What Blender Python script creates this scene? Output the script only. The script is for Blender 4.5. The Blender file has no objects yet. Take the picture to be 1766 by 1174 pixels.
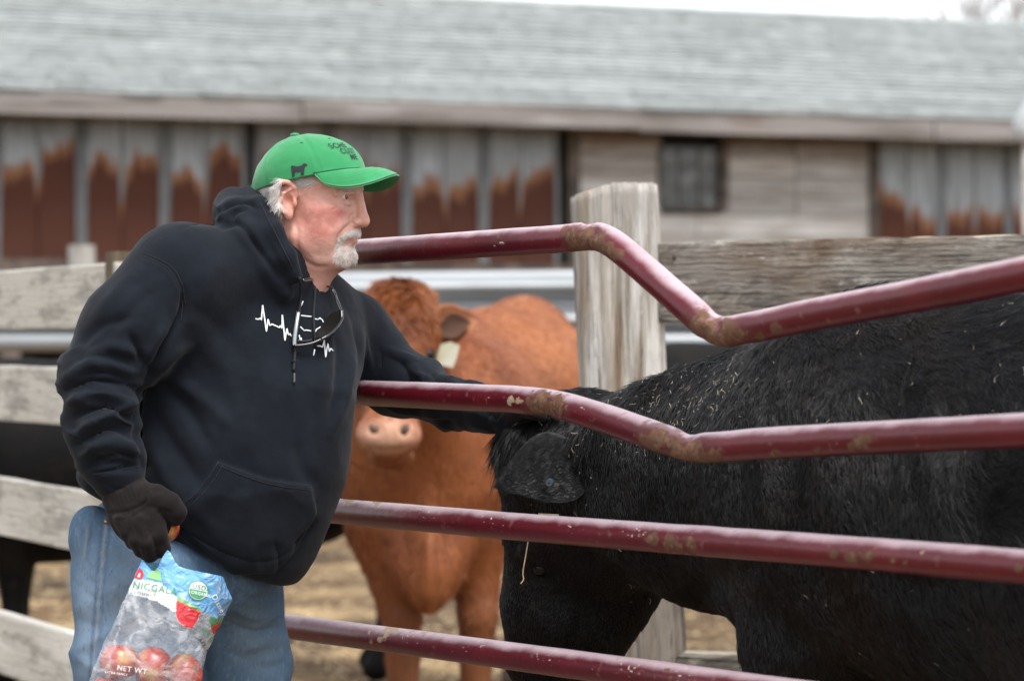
import bpy, math, random
import numpy as np
from mathutils import Vector, Matrix
random.seed(7)
rng = np.random.default_rng(7)
scn = bpy.context.scene
COL = scn.collection

# ---------------------------------------------------------------- camera
F_PX, CU, CV, CAM_H = 4906.0, 883.0, 587.0, 1.25     # focal length in photo pixels, image centre, camera height
cam_d = bpy.data.cameras.new('camera')
cam = bpy.data.objects.new('camera', cam_d); COL.objects.link(cam)
cam.location = (0, 0, CAM_H); cam.rotation_euler = (math.radians(90), 0, 0)
cam_d.sensor_width = 36.0; cam_d.lens = 36.0 * F_PX / 1766.0
cam_d.clip_start = 0.1; cam_d.clip_end = 2000
cam_d.dof.use_dof = True; cam_d.dof.focus_distance = 5.02; cam_d.dof.aperture_fstop = 4.0
scn.camera = cam
# ---------------------------------------------------------------- light: bright overcast day
SUN_EL, SUN_AZ = math.radians(64), math.radians(150)   # sun azimuth: from behind the camera, to the right
wd = bpy.data.worlds.new('World'); scn.world = wd; wd.use_nodes = True
nt = wd.node_tree; bg = nt.nodes['Background']
sky = nt.nodes.new('ShaderNodeTexSky'); sky.sky_type = 'NISHITA'; sky.sun_disc = False
sky.sun_elevation = SUN_EL; sky.sun_rotation = SUN_AZ
sky.air_density = 1.0; sky.dust_density = 1.2; sky.ozone_density = 1.0
hsv = nt.nodes.new('ShaderNodeHueSaturation'); hsv.inputs['Saturation'].default_value = 0.22
nt.links.new(sky.outputs[0], hsv.inputs['Color']); nt.links.new(hsv.outputs[0], bg.inputs['Color'])
bg.inputs['Strength'].default_value = 0.13
sl = bpy.data.lights.new('sun', 'SUN'); sl.energy = 1.5; sl.angle = math.radians(30); sl.color = (1.0, 0.985, 0.965)
so = bpy.data.objects.new('sun', sl); COL.objects.link(so)
sdir = Vector((math.sin(SUN_AZ) * math.cos(SUN_EL), math.cos(SUN_AZ) * math.cos(SUN_EL), math.sin(SUN_EL)))
so.rotation_euler = sdir.to_track_quat('Z', 'Y').to_euler(); so.location = (3, -3, 8)
scn.view_settings.view_transform = 'Standard'; scn.view_settings.look = 'None'
scn.view_settings.exposure = 1.40; scn.view_settings.gamma = 1.0; scn.view_settings.use_curve_mapping = False
scn.render.engine = 'CYCLES'
scn.cycles.use_denoising = True
scn.cycles.max_bounces = 8; scn.cycles.transparent_max_bounces = 12

# ---------------------------------------------------------------- pixel <-> world
def P(u, v, d):
    "photo pixel at a given distance along the view axis -> world point"
    return np.array([(u - CU) / F_PX * d, d, CAM_H - (v - CV) / F_PX * d])
def px_of(V):
    V = np.asarray(V, float)
    return CU + V[:, 0] / V[:, 1] * F_PX, CV - (V[:, 2] - CAM_H) / V[:, 1] * F_PX

# ---------------------------------------------------------------- objects
def tag(o, label=None, cat=None, group=None, kind=None):
    if label: o['label'] = label
    if cat: o['category'] = cat
    if group: o['group'] = group
    if kind: o['kind'] = kind
    return o
def link(o, parent=None):
    COL.objects.link(o)
    if parent is not None:
        o.parent = parent
        o.matrix_parent_inverse = world_inv(parent)
    return o
def world_of(o):
    m = Matrix.LocRotScale(o.location, o.rotation_euler, o.scale)
    if o.parent is not None:
        m = world_of(o.parent) @ o.matrix_parent_inverse @ m
    return m
def world_inv(o): return world_of(o).inverted()
def empty(name, loc=(0, 0, 0)):
    o = bpy.data.objects.new(name, None); o.empty_display_size = 0.1; o.location = loc
    COL.objects.link(o); return o
def mesh_data(name, V, F, smooth=True, attrs=None, mat=None):
    me = bpy.data.meshes.new(name)
    V = np.asarray(V, np.float32)
    if isinstance(F, np.ndarray):
        n, k = F.shape
        me.vertices.add(len(V)); me.vertices.foreach_set('co', V.ravel())
        me.loops.add(n * k); me.loops.foreach_set('vertex_index', F.astype(np.int32).ravel())
        me.polygons.add(n)
        me.polygons.foreach_set('loop_start', np.arange(0, n * k, k, dtype=np.int32))
        me.update(calc_edges=True)
    else:
        me.from_pydata([tuple(map(float, v)) for v in V], [], F); me.update()
    me.polygons.foreach_set('use_smooth', np.full(len(me.polygons), bool(smooth)))
    for k_, a in (attrs or {}).items():
        a = np.asarray(a, np.float32)
        if a.ndim == 1:
            at = me.attributes.new(k_, 'FLOAT', 'POINT'); at.data.foreach_set('value', a)
        else:
            at = me.attributes.new(k_, 'FLOAT_COLOR', 'POINT')
            c4 = np.ones((len(a), 4), np.float32); c4[:, :3] = a
            at.data.foreach_set('color', c4.ravel())
    if mat is not None:
        for m in (mat if isinstance(mat, (list, tuple)) else [mat]): me.materials.append(m)
    me.update()
    return me
def mesh(name, V, F, mat, parent=None, smooth=True, attrs=None, loc=None, rot=None):
    o = bpy.data.objects.new(name, mesh_data(name, V, F, smooth, attrs, mat))
    if loc is not None: o.location = loc
    if rot is not None: o.rotation_euler = rot
    return link(o, parent)

class MB:
    "collects simple shapes into one mesh"
    def __init__(s): s.V = []; s.F = []
    def add(s, V, F):
        n = len(s.V); s.V += [tuple(map(float, v)) for v in V]; s.F += [[i + n for i in f] for f in F]; return s
    def box(s, lo, hi):
        x0, y0, z0 = lo; x1, y1, z1 = hi
        return s.add([(x0,y0,z0),(x1,y0,z0),(x1,y1,z0),(x0,y1,z0),(x0,y0,z1),(x1,y0,z1),(x1,y1,z1),(x0,y1,z1)],
            [(0,3,2,1),(4,5,6,7),(0,1,5,4),(1,2,6,5),(2,3,7,6),(3,0,4,7)])
    def tube(s, pts, r, n=12, cap=True, sq=None):
        V, F = sweep(pts, r, n, cap); return s.add(V, F)
    def build(s, name, mat, parent=None, smooth=False, **k): return mesh(name, s.V, s.F, mat, parent, smooth, **k)

def sweep(pts, r, n=12, cap=True, flat=None, up=None):
    "tube along a polyline; r may be one radius or one per point; flat = (radius factors across, along up)"
    pts = np.asarray(pts, float); m = len(pts)
    r = np.full(m, r) if np.isscalar(r) else np.asarray(r, float)
    T = np.gradient(pts, axis=0); T /= np.linalg.norm(T, axis=1)[:, None] + 1e-12
    ref = np.array(up if up is not None else ([0, 0, 1] if abs(T[0, 2]) < .9 else [0, 1, 0]), float)
    V = []
    a = np.linspace(0, 2 * math.pi, n, endpoint=False)
    N = ref
    for i in range(m):
        N = N - T[i] * N.dot(T[i]); N /= np.linalg.norm(N) + 1e-12
        B = np.cross(T[i], N)
        f = flat if flat is not None else (1, 1)
        V.append(pts[i] + r[i] * (np.cos(a)[:, None] * B * f[0] + np.sin(a)[:, None] * N * f[1]))
    V = np.concatenate(V)
    F = []
    for i in range(m - 1):
        for j in range(n):
            k = (j + 1) % n
            F.append((i*n+j, i*n+k, (i+1)*n+k, (i+1)*n+j))
    if cap:
        F.append(tuple(range(n - 1, -1, -1))); F.append(tuple(range((m-1)*n, m*n)))
    return V, F
def spline(pts, n):
    "Catmull-Rom through the points, n samples per span"
    p = np.asarray(pts, float); p = np.vstack([2*p[0]-p[1], p, 2*p[-1]-p[-2]])
    out = []
    for i in range(1, len(p) - 2):
        for t in np.linspace(0, 1, n, endpoint=False):
            a, b, c, d = p[i-1], p[i], p[i+1], p[i+2]
            out.append(.5*((2*b) + (c-a)*t + (2*a-5*b+4*c-d)*t*t + (3*b-a-3*c+d)*t**3))
    out.append(p[-2]); return np.array(out)

# ---------------------------------------------------------------- value noise for geometry
_perm = np.random.default_rng(3).random(65536).astype(np.float32)
def vnoise(V, scale=1.0, seed=0):
    "smooth 3D value noise in -1..1"
    V = np.asarray(V, float) * scale + seed * 17.31
    i = np.floor(V).astype(np.int64); f = V - i; f = f * f * (3 - 2 * f)
    def h(dx, dy, dz):
        return _perm[((i[:,0]+dx) * 73856093 ^ (i[:,1]+dy) * 19349663 ^ (i[:,2]+dz) * 83492791) & 65535]
    x, y, z = f[:,0], f[:,1], f[:,2]
    c = lambda a, b, t: a + (b - a) * t
    r = c(c(c(h(0,0,0), h(1,0,0), x), c(h(0,1,0), h(1,1,0), x), y), c(c(h(0,0,1), h(1,0,1), x), c(h(0,1,1), h(1,1,1), x), y), z)
    return r * 2 - 1
def fnoise(V, scale=1.0, octs=3, seed=0):
    s = 0; a = 1; t = 0
    for k in range(octs):
        s = s + a * vnoise(V, scale * 2**k, seed + k); t += a; a *= .5
    return s / t

# ---------------------------------------------------------------- signed-distance sculpting
class SDF:
    def __init__(s, lo, hi, h):
        s.lo = np.asarray(lo, float); s.h = h
        s.n = np.ceil((np.asarray(hi, float) - s.lo) / h).astype(int) + 1
        s.ax = [(s.lo[i] + h * np.arange(s.n[i])).astype(np.float32) for i in range(3)]
        s.f = np.full(s.n, 9.0, np.float32)
    def _block(s, lo, hi):
        a = np.maximum(np.floor((lo - s.lo) / s.h).astype(int), 0); b = np.minimum(np.ceil((hi - s.lo) / s.h).astype(int) + 1, s.n)
        if (b <= a).any(): return None
        sl_ = tuple(slice(a[i], b[i]) for i in range(3))
        X = s.ax[0][sl_[0]][:, None, None]; Y = s.ax[1][sl_[1]][None, :, None]; Z = s.ax[2][sl_[2]][None, None, :]
        return sl_, X, Y, Z
    def _merge(s, sl_, d, k, op):
        g = s.f[sl_]
        if op == 'sub':
            d = -d; hh = np.clip(k - np.abs(g - d), 0, None) / k
            s.f[sl_] = np.maximum(g, d) + hh * hh * k * .25
        else:
            hh = np.clip(k - np.abs(g - d), 0, None) / k
            s.f[sl_] = np.minimum(g, d) - hh * hh * k * .25
    def ell(s, c, r, R=None, k=.01, op='add'):
        "ellipsoid; R = 3x3 rows are the local axes"
        c = np.asarray(c, float); r = np.full(3, r) if np.isscalar(r) else np.asarray(r, float)
        m = r.max() + k + 3 * s.h
        b = s._block(c - m, c + m)
        if b is None: return s
        sl_, X, Y, Z = b; X = X - c[0]; Y = Y - c[1]; Z = Z - c[2]
        R = np.eye(3) if R is None else np.asarray(R, float)
        q = [(R[i,0]*X + R[i,1]*Y + R[i,2]*Z) for i in range(3)]
        k0 = np.sqrt((q[0]/r[0])**2 + (q[1]/r[1])**2 + (q[2]/r[2])**2)
        k1 = np.sqrt((q[0]/r[0]**2)**2 + (q[1]/r[1]**2)**2 + (q[2]/r[2]**2)**2)
        d = k0 * (k0 - 1) / np.maximum(k1, 1e-6)
        s._merge(sl_, d.astype(np.float32), k, op); return s
    def cone(s, a, b, ra, rb, k=.01, sy=1.0, op='add'):
        "round cone between two points; sy stretches it along the view depth"
        a = np.asarray(a, float); b = np.asarray(b, float)
        m = max(ra, rb) * max(sy, 1) + k + 3 * s.h
        bl = s._block(np.minimum(a, b) - m, np.maximum(a, b) + m)
        if bl is None: return s
        sl_, X, Y, Z = bl
        isy = 1.0 / sy
        ab = (b - a) * np.array([1, isy, 1]); L2 = ab.dot(ab) + 1e-9
        X = X - a[0]; Y = (Y - a[1]) * isy; Z = Z - a[2]
        t = np.clip((X*ab[0] + Y*ab[1] + Z*ab[2]) / L2, 0, 1)
        d = np.sqrt((X-t*ab[0])**2 + (Y-t*ab[1])**2 + (Z-t*ab[2])**2) - (ra + (rb - ra) * t)
        if sy < 1: d = d * (.5 + .5 * sy)
        s._merge(sl_, d.astype(np.float32), k, op); return s
    # the same in photo pixels (u, v, distance) with radii in pixels
    def pc(s, a, b, k=12, sy=1.0, op='add'):
        "a, b = (u, v, d, r)"
        s.cone(P(*a[:3]), P(*b[:3]), a[3]*a[2]/F_PX, b[3]*b[2]/F_PX, k*a[2]/F_PX, sy, op); return s
    def pchain(s, pts, k=12, sy=1.0, k0=None, op='add'):
        for i in range(len(pts) - 1): s.pc(pts[i], pts[i+1], k0 if (i == 0 and k0) else k, sy, op)
        return s
    def pe(s, c, r, ang=0, k=12, op='add', tilt=0):
        "ellipsoid: c = (u, v, d), r = (along, across, depth) in px, ang = turn in the picture (deg, clockwise), tilt = turn of the long axis in depth"
        sc_ = c[2] / F_PX; a = math.radians(ang); t = math.radians(tilt)
        e1 = np.array([math.cos(a)*math.cos(t), math.sin(t), -math.sin(a)*math.cos(t)])
        e2 = np.array([math.sin(a), 0, math.cos(a)])
        e3 = np.cross(e1, e2)
        s.ell(P(*c), np.array(r) * sc_, np.array([e1, e2, e3]), k * sc_, op); return s
    def cut(s, p, n, k=.006):
        "keep only the side of the plane that n points away from"
        n = np.asarray(n, float); n = n / np.linalg.norm(n)
        d = ((s.ax[0][:, None, None] - p[0]) * n[0] + (s.ax[1][None, :, None] - p[1]) * n[1] + (s.ax[2][None, None, :] - p[2]) * n[2]).astype(np.float32)
        hh = np.clip(k - np.abs(s.f - d), 0, None) / k
        s.f = np.maximum(s.f, d) + hh * hh * k * .25; return s
    def mesh(s, smooth=2):
        f = s.f; h = s.h; nx, ny, nz = f.shape
        ins = f < 0
        c = np.zeros((nx-1, ny-1, nz-1), np.int8)
        for dx in (0, 1):
            for dy in (0, 1):
                for dz in (0, 1): c += ins[dx:nx-1+dx, dy:ny-1+dy, dz:nz-1+dz]
        act = (c > 0) & (c < 8)
        I = np.argwhere(act); idx = np.full(act.shape, -1, np.int64); idx[act] = np.arange(len(I))
        co = [(dx, dy, dz) for dx in (0,1) for dy in (0,1) for dz in (0,1)]
        val = np.stack([f[I[:,0]+a, I[:,1]+b, I[:,2]+d] for a, b, d in co], 1)
        acc = np.zeros((len(I), 3)); cnt = np.zeros(len(I))
        for i in range(8):
            for j in range(i + 1, 8):
                if sum(abs(co[i][q]-co[j][q]) for q in range(3)) != 1: continue
                m = (val[:,i] < 0) != (val[:,j] < 0)
                t = val[:,i] / np.where(m, val[:,i] - val[:,j], 1)
                pi, pj = np.array(co[i], float), np.array(co[j], float)
                acc += np.where(m[:,None], pi + (pj - pi) * t[:,None], 0); cnt += m
        V = s.lo + h * (I + acc / np.maximum(cnt, 1)[:,None])
        Q = []
        for ax in range(3):
            sl0 = [slice(None)]*3; sl1 = [slice(None)]*3
            sl0[ax] = slice(0, -1); sl1[ax] = slice(1, None)
            a_, b_ = ins[tuple(sl0)], ins[tuple(sl1)]
            E = np.argwhere(a_ != b_)
            o1, o2 = (ax+1) % 3, (ax+2) % 3
            ok = (E[:,o1] > 0) & (E[:,o2] > 0) & (E[:,o1] < s.n[o1]-1) & (E[:,o2] < s.n[o2]-1)
            E = E[ok]
            def at(d1, d2):
                q = E.copy(); q[:,o1] += d1; q[:,o2] += d2
                return idx[q[:,0], q[:,1], q[:,2]]
            q = np.stack([at(-1,-1), at(0,-1), at(0,0), at(-1,0)], 1)
            fl = ~a_[E[:,0], E[:,1], E[:,2]]
            q[fl] = q[fl][:, ::-1]
            Q.append(q)
        Q = np.concatenate(Q)
        Q = Q[(Q >= 0).all(1)]
        for _ in range(smooth): V = relax(V, Q, .5)
        return V, Q
def edges_of(Q):
    k = Q.shape[1]
    return np.concatenate([Q[:, [i, (i+1) % k]] for i in range(k)])
def relax(V, Q, w=.5, mask=None):
    E = edges_of(Q); E = np.concatenate([E, E[:, ::-1]])
    c = np.bincount(E[:,0], minlength=len(V)).astype(float)
    A = np.stack([np.bincount(E[:,0], weights=V[E[:,1], i], minlength=len(V)) for i in range(3)], 1) / np.maximum(c, 1)[:,None]
    ww = w if mask is None else (w * mask)[:,None]
    return V + (A - V) * ww
def normals(V, Q):
    n = np.cross(V[Q[:,2]] - V[Q[:,0]], V[Q[:,3 if Q.shape[1] > 3 else 1]] - V[Q[:,1 if Q.shape[1] > 3 else 0]])
    if Q.shape[1] == 3: n = np.cross(V[Q[:,1]] - V[Q[:,0]], V[Q[:,2]] - V[Q[:,0]])
    N = np.stack([sum(np.bincount(Q[:,j], weights=n[:,i], minlength=len(V)) for j in range(Q.shape[1])) for i in range(3)], 1)
    return N / (np.linalg.norm(N, axis=1)[:,None] + 1e-12)
def seg_dist(u, v, pts):
    "distance in px from (u,v) to a polyline, and the position 0..1 along it"
    best = np.full(len(u), 1e9); bt = np.zeros(len(u)); L = 0
    pts = np.asarray(pts, float); n = len(pts) - 1
    for i in range(n):
        a, b = pts[i,:2], pts[i+1,:2]; ab = b - a; l2 = ab.dot(ab) + 1e-9
        t = np.clip(((u-a[0])*ab[0] + (v-a[1])*ab[1]) / l2, 0, 1)
        d = np.hypot(u - a[0] - t*ab[0], v - a[1] - t*ab[1])
        m = d < best; best = np.where(m, d, best); bt = np.where(m, (i + t) / n, bt)
    return best, bt
def smst(x, a, b):
    t = np.clip((x - a) / (b - a), 0, 1); return t * t * (3 - 2 * t)
def stroke(V, Q, strokes, N=None, facing=True):
    "sculpt along strokes: (points in px, width px, height mm); height fades to the ends; only the side towards the camera"
    u, v = px_of(V); N = normals(V, Q) if N is None else N
    front = smst(-N[:,1], -.15, .25) if facing else 1.0
    D = np.zeros(len(V))
    for s_ in strokes:
        pts, w, hgt = s_[:3]
        pts = np.asarray(pts, float)
        m = (u > pts[:,0].min()-4*w) & (u < pts[:,0].max()+4*w) & (v > pts[:,1].min()-4*w) & (v < pts[:,1].max()+4*w)
        if not m.any(): continue
        if len(pts) > 2: pts = spline(pts, 5)
        d, t = seg_dist(u[m], v[m], pts)
        fade = np.sqrt(np.clip(np.sin(np.clip(t, .02, .98) * math.pi), 0, 1)) if len(s_) < 4 else 1.0
        D[m] += hgt * .001 * np.exp(-(d / w)**2) * fade
    return V + N * (D * front)[:,None]

# ---------------------------------------------------------------- hair
def hair(name, V, Q, n, length, direction, mat, parent=None, weight=None, lift=.25, curl=.0, r0=.0002, pts=5, seed=1, clump=0.0, kind=True, droop=0.0, cscale=25):
    "strands as one curves object. length(V)->m, direction(V,N)->vectors, weight(V)->relative density"
    g = np.random.default_rng(seed)
    T = np.concatenate([Q[:, [0,1,2]], Q[:, [0,2,3]]]) if Q.shape[1] == 4 else Q
    A = np.linalg.norm(np.cross(V[T[:,1]]-V[T[:,0]], V[T[:,2]]-V[T[:,0]]), axis=1)
    N = normals(V, Q)
    if weight is not None: A = A * weight(V, N)[T].mean(1)
    keep = A > 0; T = T[keep]; A = A[keep]
    t = T[g.choice(len(T), n, p=A / A.sum())]
    b = g.random((n, 2)); fl = b.sum(1) > 1; b[fl] = 1 - b[fl]
    w = np.stack([1 - b.sum(1), b[:,0], b[:,1]], 1)[:, :, None]
    R = (V[t] * w).sum(1); NN = (N[t] * w).sum(1); NN /= np.linalg.norm(NN, axis=1)[:,None]
    L = length(R) * (.65 + .6 * g.random(n))
    D = direction(R, NN)
    D = D - NN * (D * NN).sum(1)[:,None]; D /= np.linalg.norm(D, axis=1)[:,None] + 1e-9
    D = D + .22 * g.normal(size=(n, 3))
    if curl:
        c = np.stack([fnoise(R, cscale, 2, 11 + i) for i in range(3)], 1); D = D + curl * c
    D = D - NN * (D * NN).sum(1)[:,None]; D /= np.linalg.norm(D, axis=1)[:,None] + 1e-9
    if clump:
        q = np.floor(R * 110 + .6 * g.random((n, 3))); hsh = np.sin(q @ np.array([12.9, 78.2, 37.7])) * 43758.5; hsh -= np.floor(hsh)
        L = L * (1 - clump * .5 + clump * hsh); D = D + clump * .5 * np.stack([np.sin(hsh*40), np.cos(hsh*57), np.sin(hsh*91)], 1)
    s_ = np.linspace(0, 1, pts)[None, :, None]
    li = lift * (.7 + .6 * g.random(n))[:, None, None]
    pos = R[:,None,:] + L[:,None,None] * (D[:,None,:] * s_ * np.sqrt(np.clip(1 - li*li*(1-s_)**2, .1, 1)) + NN[:,None,:] * li * (s_ - .45 * s_**2))
    if droop: pos[:,:,2] -= (L[:,None] * droop * s_[:,:,0]**2)
    cv = bpy.data.hair_curves.new(name)
    cv.add_curves([pts] * n)
    cv.position_data.foreach_set('vector', pos.astype(np.float32).ravel())
    ra = cv.attributes.get('radius') or cv.attributes.new('radius', 'FLOAT', 'POINT')
    rad = (r0 * (1 - .75 * s_[0,:,0]))[None,:] * (.7 + .6 * g.random(n))[:,None]
    ra.data.foreach_set('value', rad.astype(np.float32).ravel())
    cv.materials.append(mat)
    o = bpy.data.objects.new(name, cv); link(o, parent)
    if kind: o['kind'] = 'stuff'
    return o

# ---------------------------------------------------------------- materials
def ramp(nt, src, lo, hi):
    r = nt.nodes.new('ShaderNodeMapRange'); r.inputs['From Min'].default_value = lo; r.inputs['From Max'].default_value = hi
    r.interpolation_type = 'SMOOTHSTEP'; nt.links.new(src, r.inputs['Value']); return r.outputs[0]
def mat(name, base, layers=(), rough=.6, bump=(), attr=None, spec=.5, sheen=0, metallic=0, coat=0, coords='Object', rand=0.0, sss=0, alpha=None, trans=0, ior=None):
    """base colour; layers = dicts(col, scale, detail, stretch, lo, hi, kind, rough, attr, f) mixed over it in order;
       bump = list of (scale, stretch, strength, distance, kind)"""
    m = bpy.data.materials.new(name); m.use_nodes = True; nt = m.node_tree; b = nt.nodes['Principled BSDF']
    L = nt.links.new
    tc = nt.nodes.new('ShaderNodeTexCoord'); co = co0 = tc.outputs[coords]
    if rand:
        oi = nt.nodes.new('ShaderNodeObjectInfo'); vm = nt.nodes.new('ShaderNodeVectorMath'); vm.operation = 'MULTIPLY_ADD'
        vm.inputs[1].default_value = (13, 7, 9); cx = nt.nodes.new('ShaderNodeCombineXYZ')
        for i in range(3): L(oi.outputs['Random'], cx.inputs[i])
        L(cx.outputs[0], vm.inputs[0]); L(co, vm.inputs[2]); co = vm.outputs[0]
    def tex(kind, scale, stretch=(1,1,1), detail=4, dist=0, rgh=.55):
        mp = nt.nodes.new('ShaderNodeMapping'); mp.inputs['Scale'].default_value = stretch; L(co, mp.inputs['Vector'])
        if kind == 'voronoi':
            t = nt.nodes.new('ShaderNodeTexVoronoi'); t.inputs['Scale'].default_value = scale; o_ = t.outputs['Distance']
        elif kind == 'crack':
            t = nt.nodes.new('ShaderNodeTexVoronoi'); t.feature = 'DISTANCE_TO_EDGE'; t.inputs['Scale'].default_value = scale; o_ = t.outputs['Distance']
        elif kind == 'wave':
            t = nt.nodes.new('ShaderNodeTexWave'); t.inputs['Scale'].default_value = scale; t.inputs['Distortion'].default_value = dist; t.inputs['Detail'].default_value = 2; o_ = t.outputs['Fac']
        else:
            t = nt.nodes.new('ShaderNodeTexNoise'); t.inputs['Scale'].default_value = scale; t.inputs['Detail'].default_value = detail
            t.inputs['Roughness'].default_value = rgh; t.inputs['Distortion'].default_value = dist; o_ = t.outputs['Fac']
        L(mp.outputs[0], t.inputs['Vector']); return o_
    def mul(a, b_):
        n = nt.nodes.new('ShaderNodeMath'); n.operation = 'MULTIPLY'; L(a, n.inputs[0])
        if isinstance(b_, (int, float)): n.inputs[1].default_value = b_
        else: L(b_, n.inputs[1])
        return n.outputs[0]
    def add(a, b_, op='ADD'):
        n = nt.nodes.new('ShaderNodeMath'); n.operation = op; L(a, n.inputs[0])
        if isinstance(b_, (int, float)): n.inputs[1].default_value = b_
        else: L(b_, n.inputs[1])
        return n.outputs[0]
    if attr:
        at = nt.nodes.new('ShaderNodeAttribute'); at.attribute_name = attr; col = at.outputs['Color']
    else:
        rg = nt.nodes.new('ShaderNodeRGB'); rg.outputs[0].default_value = (*base, 1); col = rg.outputs[0]
    rv = nt.nodes.new('ShaderNodeValue'); rv.outputs[0].default_value = rough; ro = rv.outputs[0]
    for l in layers:
        fac = None
        if l.get('attr'):
            a_ = nt.nodes.new('ShaderNodeAttribute'); a_.attribute_name = l['attr']; fac = a_.outputs['Fac']
            if l.get('scale'):
                nz = tex(l.get('kind', 'noise'), l['scale'], l.get('stretch', (1,1,1)), l.get('detail', 4), l.get('dist', 0))
                fac = add(fac, mul(add(nz, .5, 'SUBTRACT'), l.get('amp', 1.0)))
            fac = ramp(nt, fac, l.get('lo', .4), l.get('hi', .6))
        elif l.get('up'):
            gm = nt.nodes.new('ShaderNodeNewGeometry'); sx = nt.nodes.new('ShaderNodeSeparateXYZ'); L(gm.outputs['Normal'], sx.inputs[0])
            nz = tex('noise', l['scale'], l.get('stretch', (1,1,1)), l.get('detail', 5))
            fac = ramp(nt, add(sx.outputs['Z'], mul(add(nz, .5, 'SUBTRACT'), l.get('amp', 1.0))), l.get('lo', .4), l.get('hi', .9))
        elif l.get('axis') is not None:
            sx = nt.nodes.new('ShaderNodeSeparateXYZ'); L(co0, sx.inputs[0])
            nz = tex('noise', l['scale'], l.get('stretch', (1,1,1)), l.get('detail', 5))
            fac = ramp(nt, add(sx.outputs[l['axis']], mul(add(nz, .5, 'SUBTRACT'), l.get('amp', 1.0))), l['lo'], l['hi'])
        else:
            fac = ramp(nt, tex(l.get('kind', 'noise'), l['scale'], l.get('stretch', (1,1,1)), l.get('detail', 4), l.get('dist', 0), l.get('rgh', .55)), l.get('lo', .4), l.get('hi', .6))
        fac = mul(fac, l.get('f', 1.0))
        mx = nt.nodes.new('ShaderNodeMix'); mx.data_type = 'RGBA'; mx.blend_type = l.get('blend', 'MIX')
        L(fac, mx.inputs[0]); L(col, mx.inputs[6]); mx.inputs[7].default_value = (*l['col'], 1); col = mx.outputs[2]
        if 'rough' in l:
            mr = nt.nodes.new('ShaderNodeMix'); L(fac, mr.inputs[0]); L(ro, mr.inputs[2]); mr.inputs[3].default_value = l['rough']; ro = mr.outputs[0]
    if rand:
        hv = nt.nodes.new('ShaderNodeHueSaturation'); L(col, hv.inputs['Color'])
        L(add(mul(oi.outputs['Random'], 2 * rand), 1 - rand), hv.inputs['Value']); col = hv.outputs[0]
    L(col, b.inputs['Base Color']); L(ro, b.inputs['Roughness'])
    b.inputs['Metallic'].default_value = metallic; b.inputs['Specular IOR Level'].default_value = spec
    b.inputs['Sheen Weight'].default_value = sheen; b.inputs['Sheen Roughness'].default_value = .5
    b.inputs['Coat Weight'].default_value = coat; b.inputs['Coat Roughness'].default_value = .12
    if sss:
        b.inputs['Subsurface Weight'].default_value = sss; b.inputs['Subsurface Radius'].default_value = (.010, .004, .002); b.inputs['Subsurface Scale'].default_value = .5
    if trans: b.inputs['Transmission Weight'].default_value = trans
    if ior: b.inputs['IOR'].default_value = ior
    if alpha is not None: b.inputs['Alpha'].default_value = alpha
    prev = None
    for (sc_, st_, stg, dist_, kd) in bump:
        bp = nt.nodes.new('ShaderNodeBump'); bp.inputs['Strength'].default_value = stg; bp.inputs['Distance'].default_value = dist_
        L(tex(kd, sc_, st_, 5), bp.inputs['Height'])
        if prev is not None: L(prev, bp.inputs['Normal'])
        prev = bp.outputs[0]
    if prev is not None: L(prev, b.inputs['Normal'])
    return m

# ---------------------------------------------------------------- laying thin pieces on a surface
from mathutils.bvhtree import BVHTree
from mathutils.geometry import tessellate_polygon
def bvh_of(V, Q): return BVHTree.FromPolygons([tuple(v) for v in V], [tuple(int(i) for i in q) for q in Q])
def hit(b, u, v, off=.0):
    o = Vector((0, 0, CAM_H)); d = (Vector(P(u, v, 5.0)) - o).normalized()
    h, n, i, t = b.ray_cast(o, d)
    if h is None: return None
    if n.dot(d) > 0: n = -n
    return np.array(h + n * off)
def ribbon_px(b, pts, w, name, mt, parent, off=.0012, h=.0006, step=3.0):
    "raised line of width w px that follows the surface under a photo polyline"
    pts = np.asarray(pts, float); s_ = np.concatenate([[0], np.cumsum(np.hypot(*np.diff(pts, axis=0).T))])
    t = np.unique(np.concatenate([np.linspace(0, s_[-1], max(2, int(s_[-1] / step) + 1)), s_])); p = np.stack([np.interp(t, s_, pts[:, i]) for i in range(2)], 1)
    q = [hit(b, a, c, off) for a, c in p]; q = [x for x in q if x is not None]
    if len(q) < 2: return None
    r = w / 2 * q[0][1] / F_PX
    V, Fq = sweep(q, r, 6, True, flat=(1.0, .35) , up=(0, -1, 0)); return mesh(name, V, Fq, mt, parent)
def patch_px(b, poly, name, mt, parent, off=.0015, sub=2):
    "flat shape laid on the surface under a photo polygon"
    tri = tessellate_polygon([[Vector((x, y, 0)) for x, y in poly]])
    V = [np.array(p_, float) for p_ in poly]; T = [tuple(t) for t in tri]
    for _ in range(sub):
        mid = {}; T2 = []
        def md(a, b_):
            k_ = (min(a, b_), max(a, b_))
            if k_ not in mid: mid[k_] = len(V); V.append((V[a] + V[b_]) / 2)
            return mid[k_]
        for a, b_, c in T:
            x, y, z = md(a, b_), md(b_, c), md(c, a); T2 += [(a, x, z), (x, b_, y), (z, y, c), (x, y, z)]
        T = T2
    W = []; last = None
    for p_ in V:
        h_ = hit(b, p_[0], p_[1], off); last = h_ if h_ is not None else last; W.append(last if last is not None else P(p_[0], p_[1], 5.1))
    return mesh(name, W, T, mt, parent, True)
_dg = None
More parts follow.
